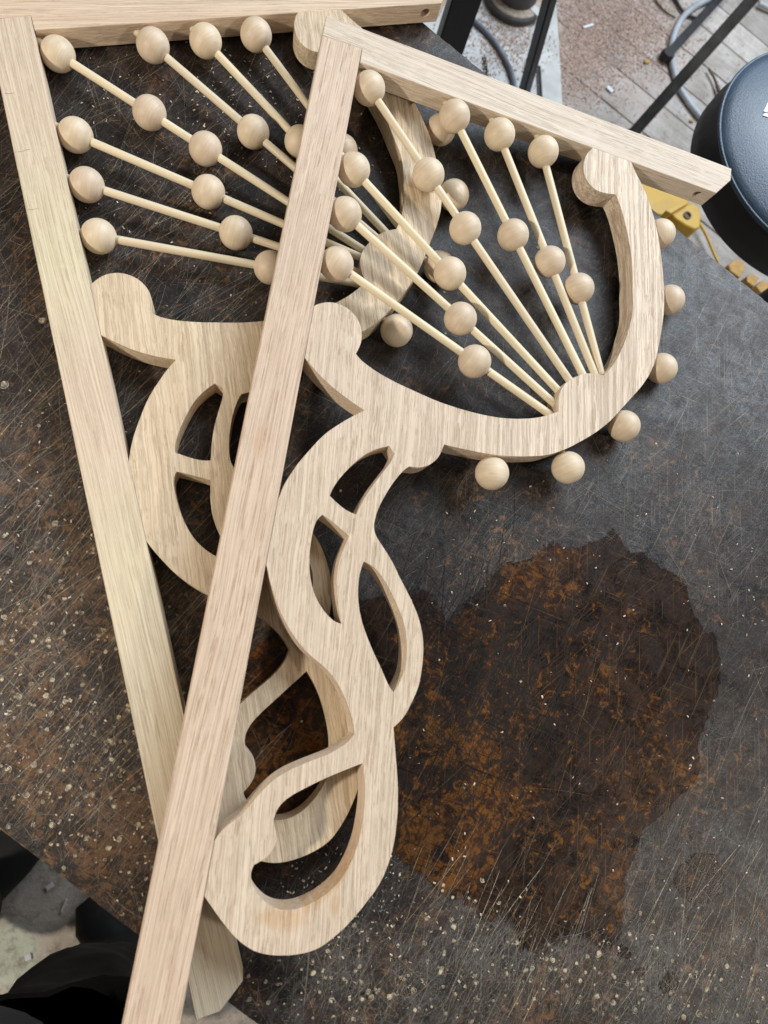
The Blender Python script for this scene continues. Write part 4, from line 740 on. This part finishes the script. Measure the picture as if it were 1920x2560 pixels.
def hose(name, pts, z, r, mat, label, cat='hose', lift=None):
    P = [at(x, y, z) for x, y in pts]
    b = bmesh.new(); bm_tube(b, smooth_path(P), r, 14); o = from_bm(name, b, mat, smooth=60); tag(o, label, cat); return o
hose('grey_hose', [(1150, 25), (1185, 52), (1212, 76), (1238, 107), (1260, 142), (1276, 176), (1286, 212), (1292, 262)], bt + .008, .0062, M_hose, 'dark grey hose curving over the white board beside the pedestal')
hose('pale_hose', [(1850, -30), (1800, -12), (1765, 2), (1735, 18), (1708, 42), (1690, 75), (1680, 110), (1679, 145), (1686, 180), (1700, 220), (1727, 262), (1758, 300), (1800, 340)], FZ + .009, .0082, M_hose2, 'pale grey hose looping across the floor boards behind the steel bar')
hose('black_cable', [(1680, -20), (1692, 5), (1702, 22), (1716, 36), (1740, 46)], FZ + .006, .004, M_rubber, 'short black cable at the top, left of the pale hose', 'cable')
hose('brown_cable', [(1636, -5), (1650, 15), (1668, 32), (1688, 44)], FZ + .004, .0024, M_brown, 'thin brown cable on the sawdust near the pale hose', 'cable')
hose('pale_pipe', [(1898, 8), (1915, 16), (1940, 27)], FZ + .012, .007, M_hose2, 'short pale pipe end at the upper right corner', 'pipe')

def strut(name, a, b_, w, h, mat, label, foot=False):
    root = empty(name, tuple(b_)); tag(root, label, 'steel leg')
    bm = bmesh.new(); bm_beam(bm, Vector(a) - Vector(b_), (0, 0, 0), w, h); bmesh.ops.bevel(bm, geom=list(bm.edges), offset=min(w, h) * .12, segments=2, affect='EDGES')
    from_bm('bar', bm, mat, root)
    if foot:
        bm = bmesh.new(); bm_lathe(bm, [(0, -.004), (w * .8, -.004), (w * .9, .004), (w * .7, .016), (0, .016)], 20); from_bm('rubber_foot', bm, M_rubber, root, smooth=40)
    return root
strut('stand_leg', at(1385, -40, -.50), at(1306, 245, FZ + .03), .024, .024, M_black, 'slim black steel leg rising past the white slotted board', True)
strut('stand_leg', at(1905, -30, -.56), at(1570, 348, FZ + .06), .026, .026, M_bar, 'long grey steel leg slanting in front of the pale hose', True)
strut('stand_leg', at(1830, -40, FZ + .03), at(1666, 141, FZ + .01), .022, .016, M_black, 'black bar lying low on the floor inside the hose loop', True)

# stool with padded round seat
SC = Vector((1.1075, -.130, 0))
stool = empty('round_stool', (SC.x, SC.y, FZ)); tag(stool, 'round black padded stool with shiny top at the right edge', 'stool')
s = NT('glossy_black_vinyl'); n = s.noise(s.coord((1, 1, 1)), 420, 4, .6); n2 = s.noise(s.coord((1, 1, 1)), 6, 3)
M_vinyl = s.fin(s.mix(s.gray(n2, .3, .7), (0.010, 0.026, 0.052), (0.026, 0.058, 0.10)), s.gray(n2, .3, .7, .36, .5), s.bump(n, .5, .0012), spec=.8)
M_vside = plain('matt_black_vinyl_side', (0.011, 0.011, 0.013), .6, scale=60)
RT, ZT, RB2, ZB = .184, -.200 - FZ, .190, -.270 - FZ
b = bmesh.new(); bm_lathe(b, [(RT - .001, ZT - .006), (RT + .001, ZT), (RT - .004, ZT + .006), (RT - .014, ZT + .009), (.15, ZT + .017), (.10, ZT + .024), (.05, ZT + .027), (0, ZT + .028)], 96); from_bm('seat_top', b, M_vinyl, stool, smooth=50)
b = bmesh.new(); bm_lathe(b, [(RT - .002, ZT - .004), (RT + .001, ZT - .02), (RB2, ZB + .03), (RB2, ZB + .006), (RB2 - .006, ZB), (0, ZB)], 96); from_bm('seat_side', b, M_vside, stool, smooth=50)
b = bmesh.new(); bm_tube(b, [(RT * math.cos(a) * 1.004, RT * math.sin(a) * 1.004, ZT + .001) for a in [6.2832 * k / 96 for k in range(97)]], .0026, 8, False); from_bm('welt', b, M_vinyl, stool, smooth=60)
q = at(2150, 588, -.27) - SC
b = bmesh.new(); bm_lathe(b, [(0, .02), (.016, .02), (.016, ZB), (0, ZB)], 24, Matrix.Translation((q.x, q.y, 0))); from_bm('column', b, M_black, stool, smooth=40)
b = bmesh.new(); bm_lathe(b, [(0, 0), (.13, 0), (.13, .008), (.06, .03), (0, .034)], 48, Matrix.Translation((q.x, q.y, 0))); from_bm('base', b, M_black, stool, smooth=40)
M_print = plain('white_print', (0.78, 0.78, 0.76), .6, var=.05)
def stool_z(x, y):
    r = math.hypot(x, y); return ZT + .028 - (r / .15) ** 2 * .011
b = bmesh.new()
for quad in (((1905, 282), (1916, 260), (1924, 264), (1914, 285)), ((1909, 286), (1920, 291), (1932, 296), (1930, 303), (1903, 292)), ((1921, 266), (1934, 258), (1938, 264), (1925, 274))):
    vs = []
    for x, y in quad:
        p = at(x, y, FZ + ZT + .018); vs.append(b.verts.new((p.x - SC.x, p.y - SC.y, stool_z(p.x - SC.x, p.y - SC.y) + .0012)))
    b.faces.new(vs)
from_bm('printed_mark', b, M_print, stool)

# yellow plastic tool under the rail end
yz = FZ + .10
def pxpoly(pts, z): return [(at(x, y, z).x, at(x, y, z).y) for x, y in pts]
c = at(1690, 530, FZ)
ytool = empty('yellow_tool', (c.x, c.y, FZ)); tag(ytool, 'yellow plastic power tool casing on the floor between bench and stool', 'power tool')
def ypart(name, pts, z0, z1, mat, bev=.004):
    o = extrude_poly(name, pxpoly(pts, z1), [], z0, z1, mat, ytool, bevel=bev); o.matrix_parent_inverse = Matrix.Translation(-ytool.location); return o
ypart('casing', [(1590, 450), (1640, 455), (1690, 470), (1725, 500), (1715, 512), (1680, 522), (1655, 540), (1600, 520)], FZ, FZ + .10, M_yellow)
ypart('nose', [(1672, 528), (1700, 516), (1728, 506), (1748, 516), (1754, 540), (1752, 566), (1738, 574), (1712, 562), (1690, 548)], FZ, FZ + .125, M_yellow)
ypart('rib', [(1664, 526), (1716, 500), (1724, 506), (1676, 534)], FZ + .09, FZ + .138, M_yellow, .002)
p = at(1719, 538, FZ + .127)
b = bmesh.new(); bm_lathe(b, [(0, 0), (.009, 0), (.010, .003), (.006, .004), (.005, .0), (0, .001)], 24, Matrix.Translation((p.x - c.x, p.y - c.y, .1252))); from_bm('screw_boss', b, M_brown, ytool, smooth=40)
b = bmesh.new(); P = [at(x, y, FZ + .02) - Vector((c.x, c.y, FZ)) for x, y in ((1750, 560), (1764, 585), (1776, 612), (1788, 640), (1800, 665), (1815, 700))]
bm_tube(b, smooth_path(P), .0036, 10); from_bm('yellow_cord', b, M_yellow, ytool, smooth=60)

# wood offcuts on the floor beyond the bench edge
for (pts, lab, h) in ((((1822, 662), (1840, 646), (1862, 658), (1862, 676), (1850, 694), (1826, 676)), 'tan wood offcut nearest the yellow cord', .03),
                      (((1868, 690), (1880, 682), (1900, 694), (1884, 716), (1868, 704)), 'small tan wood offcut, middle of the three on the floor', .03),
                      (((1890, 716), (1905, 700), (1960, 725), (1960, 780), (1905, 735)), 'brown wood offcut at the right edge below the stool', .05)):
    o = extrude_poly('wood_offcut', pxpoly(pts, FZ + h), [], FZ, FZ + h, M_blocks, bevel=.002); tag(o, lab, 'offcut', 'wood offcuts on the floor by the bench')

# paint brush dropped on the floor
a, b2 = at(1772, 172, FZ + .01), at(1800, 236, FZ + .01)
br = empty('paint_brush', tuple(b2)); tag(br, 'small brush with brown handle and pale bristles beside the stool', 'brush')
b = bmesh.new(); bm_tube(b, smooth_path([a - b2, (a - b2) * .6 + Vector((.004, 0, 0)), (0, 0, 0)]), [.0035] * 12 + [.005] * 5, 10); from_bm('handle', b, M_brown, br, smooth=60)
b = bmesh.new()
dirb = (b2 - a).normalized(); side = Vector((-dirb.y, dirb.x, 0))
for _ in range(260):
    st = side * random.uniform(-.011, .011) + Vector((0, 0, random.uniform(-.004, .006))); e = st * random.uniform(1.1, 1.9) + dirb * random.uniform(.02, .036); e.z = max(-.009, e.z)
    w = side * .0004; b.faces.new([b.verts.new(q) for q in (st - w, st + w, e + w * .4, e - w * .4)])
from_bm('bristles', b, M_brist, br)
b = bmesh.new(); bm_beam(b, (0, 0, 0), dirb * .012, .024, .010); from_bm('ferrule', b, M_dust, br)

# small scraps on the floor
def scrap(px, py, l, w, ang, mat, label):
    p = at(px, py, FZ); b = bmesh.new(); bm_box(b, (0, 0, .002), (l, w, .004)); bmesh.ops.bevel(b, geom=list(b.edges), offset=.001, segments=1, affect='EDGES')
    o = from_bm('scrap', b, mat, None, (p.x, p.y, FZ + .002)); o.rotation_euler = (0, 0, R(ang)); tag(o, label, 'scrap'); return o
M_paper = plain('white_scrap', (0.75, 0.75, 0.78), .6, var=.05)
scrap(1469, 68, .034, .007, 12, M_paper, 'thin white strip lying in the floor sawdust')
scrap(1523, 226, .020, .012, -60, M_paper, 'short white chip near the edge of the floor sawdust')
scrap(1616, 157, .016, .010, 0, M_blocks, 'small brown chip on the floor left of the hose')
scrap(1727, 305, .012, .006, -30, M_blocks, 'small brown chip on the floor by the stool')

# ------------------------------------------------------------------ near side: cluttered floor sheet and the photographer
s = NT('stained_concrete_sheet'); v = s.coord((1, 1, 1)); n = s.noise(v, 9, 7, .68, .6); f = s.noise(v, 120, 4, .7); g = s.noise(s.coord((1, 1, 1), loc=(3, 3, 0)), 5, 3)
col = s.ramp(n, [(.3, (0.26, 0.22, 0.18)), (.45, (0.46, 0.40, 0.33)), (.6, (0.58, 0.51, 0.43)), (.72, (0.68, 0.63, 0.55))])
pc = at(20, 2390, FZ)
d = s.new('ShaderNodeVectorMath', operation='DISTANCE'); s.l.new(s.new('ShaderNodeTexCoord').outputs['Object'], d.inputs[0]); d.inputs[1].default_value = (pc.x, pc.y, FZ)
sp = s.math('MULTIPLY', s.gray(s.math('ADD', d.outputs['Value'], s.math('MULTIPLY', f, .05)), .085, .07), s.gray(f, .35, .5, .3, 1))
col = s.mix(sp, col, (0.60, 0.64, 0.52))
col = s.mix(s.gray(s.noise(s.coord((1, 1, 1)), 45, 6, .75), .50, .66, 0, .7), col, (0.22, 0.19, 0.16)); col = s.mix(s.gray(f, .56, .68, 0, .7), col, (0.72, 0.70, 0.64))
M_conc = s.fin(col, .75, s.bump(f, .6, .003))
b = bmesh.new(); cN = N * (edges_n[0] - .6) + D * .55
lowest = edges_n[0]
mpos = D * .6 + N * (vn - .35)
q = [D * u + N * v_ for u, v_ in ((-1.2, vn - 1.6), (2.6, vn - 1.6), (2.6, vn + .12), (-1.2, vn + .12))]
near = extrude_poly('stained_floor_sheet', [(p.x, p.y) for p in q], [], FZ + .0005, FZ + .004, M_conc); tag(near, kind='structure')
for (px, py, l, w, ang) in ((127, 2213, .012, .008, 20), (73, 2388, .010, .010, 0), (163, 2260, .022, .0035, 55)):
    p = at(px, py, FZ); b = bmesh.new(); bm_box(b, (0, 0, .002), (l, w, .004)); o = from_bm('scrap', b, M_paper, None, (p.x, p.y, FZ + .0055)); o.rotation_euler = (0, 0, R(ang))
    tag(o, {127: 'white scrap on the floor nearest the bench edge, lower left', 73: 'white flake on the floor beside the dark trousers', 163: 'narrow pale splinter on the floor, lower left'}[px], 'scrap')

# person: black trousers and jacket hem, standing at the near side
def body(name, verts, edges, rad, root, mat, parent):
    me = bpy.data.meshes.new(name); me.from_pydata([tuple(v) for v in verts], edges, [])
    o = bpy.data.objects.new(name, me); COL.objects.link(o); me.materials.append(mat)
    m = o.modifiers.new('skin', 'SKIN'); m.use_smooth_shade = True
    for i, r_ in enumerate(rad): me.skin_vertices[0].data[i].radius = (r_, r_)
    for i in range(len(verts)): me.skin_vertices[0].data[i].use_root = (i == root)
    sb = o.modifiers.new('sub', 'SUBSURF'); sb.levels = 2; sb.render_levels = 2
    o.parent = parent; return o
pelv = at(-190, 3080, -.02)
hipR = at(-30, 2960, -.06); kneeR = at(225, 2540, -.42); ankR = at(350, 2490, FZ + .10)
hipL = at(-420, 2860, -.06); kneeL = at(-230, 2400, -.42); ankL = at(-95, 2270, FZ + .10)
chest = pelv + Vector((-.06, -.10, .42))
person = empty('person', (pelv.x, pelv.y, FZ)); tag(person, 'person in black trousers standing at the near bench edge, lower left', 'person')
o_ = Vector((pelv.x, pelv.y, FZ))
vs, eds, rad = [pelv - o_], [], [.14]
def limb(start, chain, r0):
    """adds a tapering chain of joints, with in-between points so the cloth tube stays round"""
    prev_i, prev_p, prev_r = start, vs[start], r0
    for p, r_, n in chain:
        p = p - o_
        for k in range(1, n + 1):
            t = k / n; vs.append(prev_p.lerp(p, t)); rad.append(prev_r + (r_ - prev_r) * t); eds.append((prev_i if k == 1 else len(vs) - 2, len(vs) - 1))
        prev_i, prev_p, prev_r = len(vs) - 1, p, r_
limb(0, [(hipR, .115, 1), (kneeR, .088, 4), (ankR, .074, 4)], .13)
limb(0, [(hipL, .115, 1), (kneeL, .086, 4), (ankL, .066, 4)], .13)
limb(0, [(pelv + Vector((-.03, -.05, .2)), .14, 2), (chest, .15, 2)], .14)
b_ = body('body', vs, eds, rad, 0, M_cloth, person)
tx = bpy.data.textures.new('cloth_folds', 'CLOUDS'); tx.noise_scale = .09; tx.noise_depth = 3
dm = b_.modifiers.new('folds', 'DISPLACE'); dm.texture = tx; dm.strength = .035; dm.mid_level = .5
b_.modifiers['sub'].levels = b_.modifiers['sub'].render_levels = 3
M_shoe = plain('dark_shoe_leather', (0.006, 0.006, 0.006), .8)
for (ank, toe) in ((ankR, at(318, 2385, FZ + .03)), (ankL, at(48, 2115, FZ + .03))):
    dd = (toe - ank); dd.z = 0; dd.normalize(); b = bmesh.new(); o0 = Vector((pelv.x, pelv.y, FZ))
    pts = [Vector((ank.x, ank.y, FZ + .045)) - o0 + dd * t for t in (-.055, -.03, .02, .08, .14, .175)]
    for p_, zz in zip(pts, (.045, .05, .05, .042, .036, .03)): p_.z = zz
    bm_tube(b, pts, [.02, .036, .042, .046, .042, .02], 16)
    from_bm('shoe', b, M_shoe, person, smooth=60)
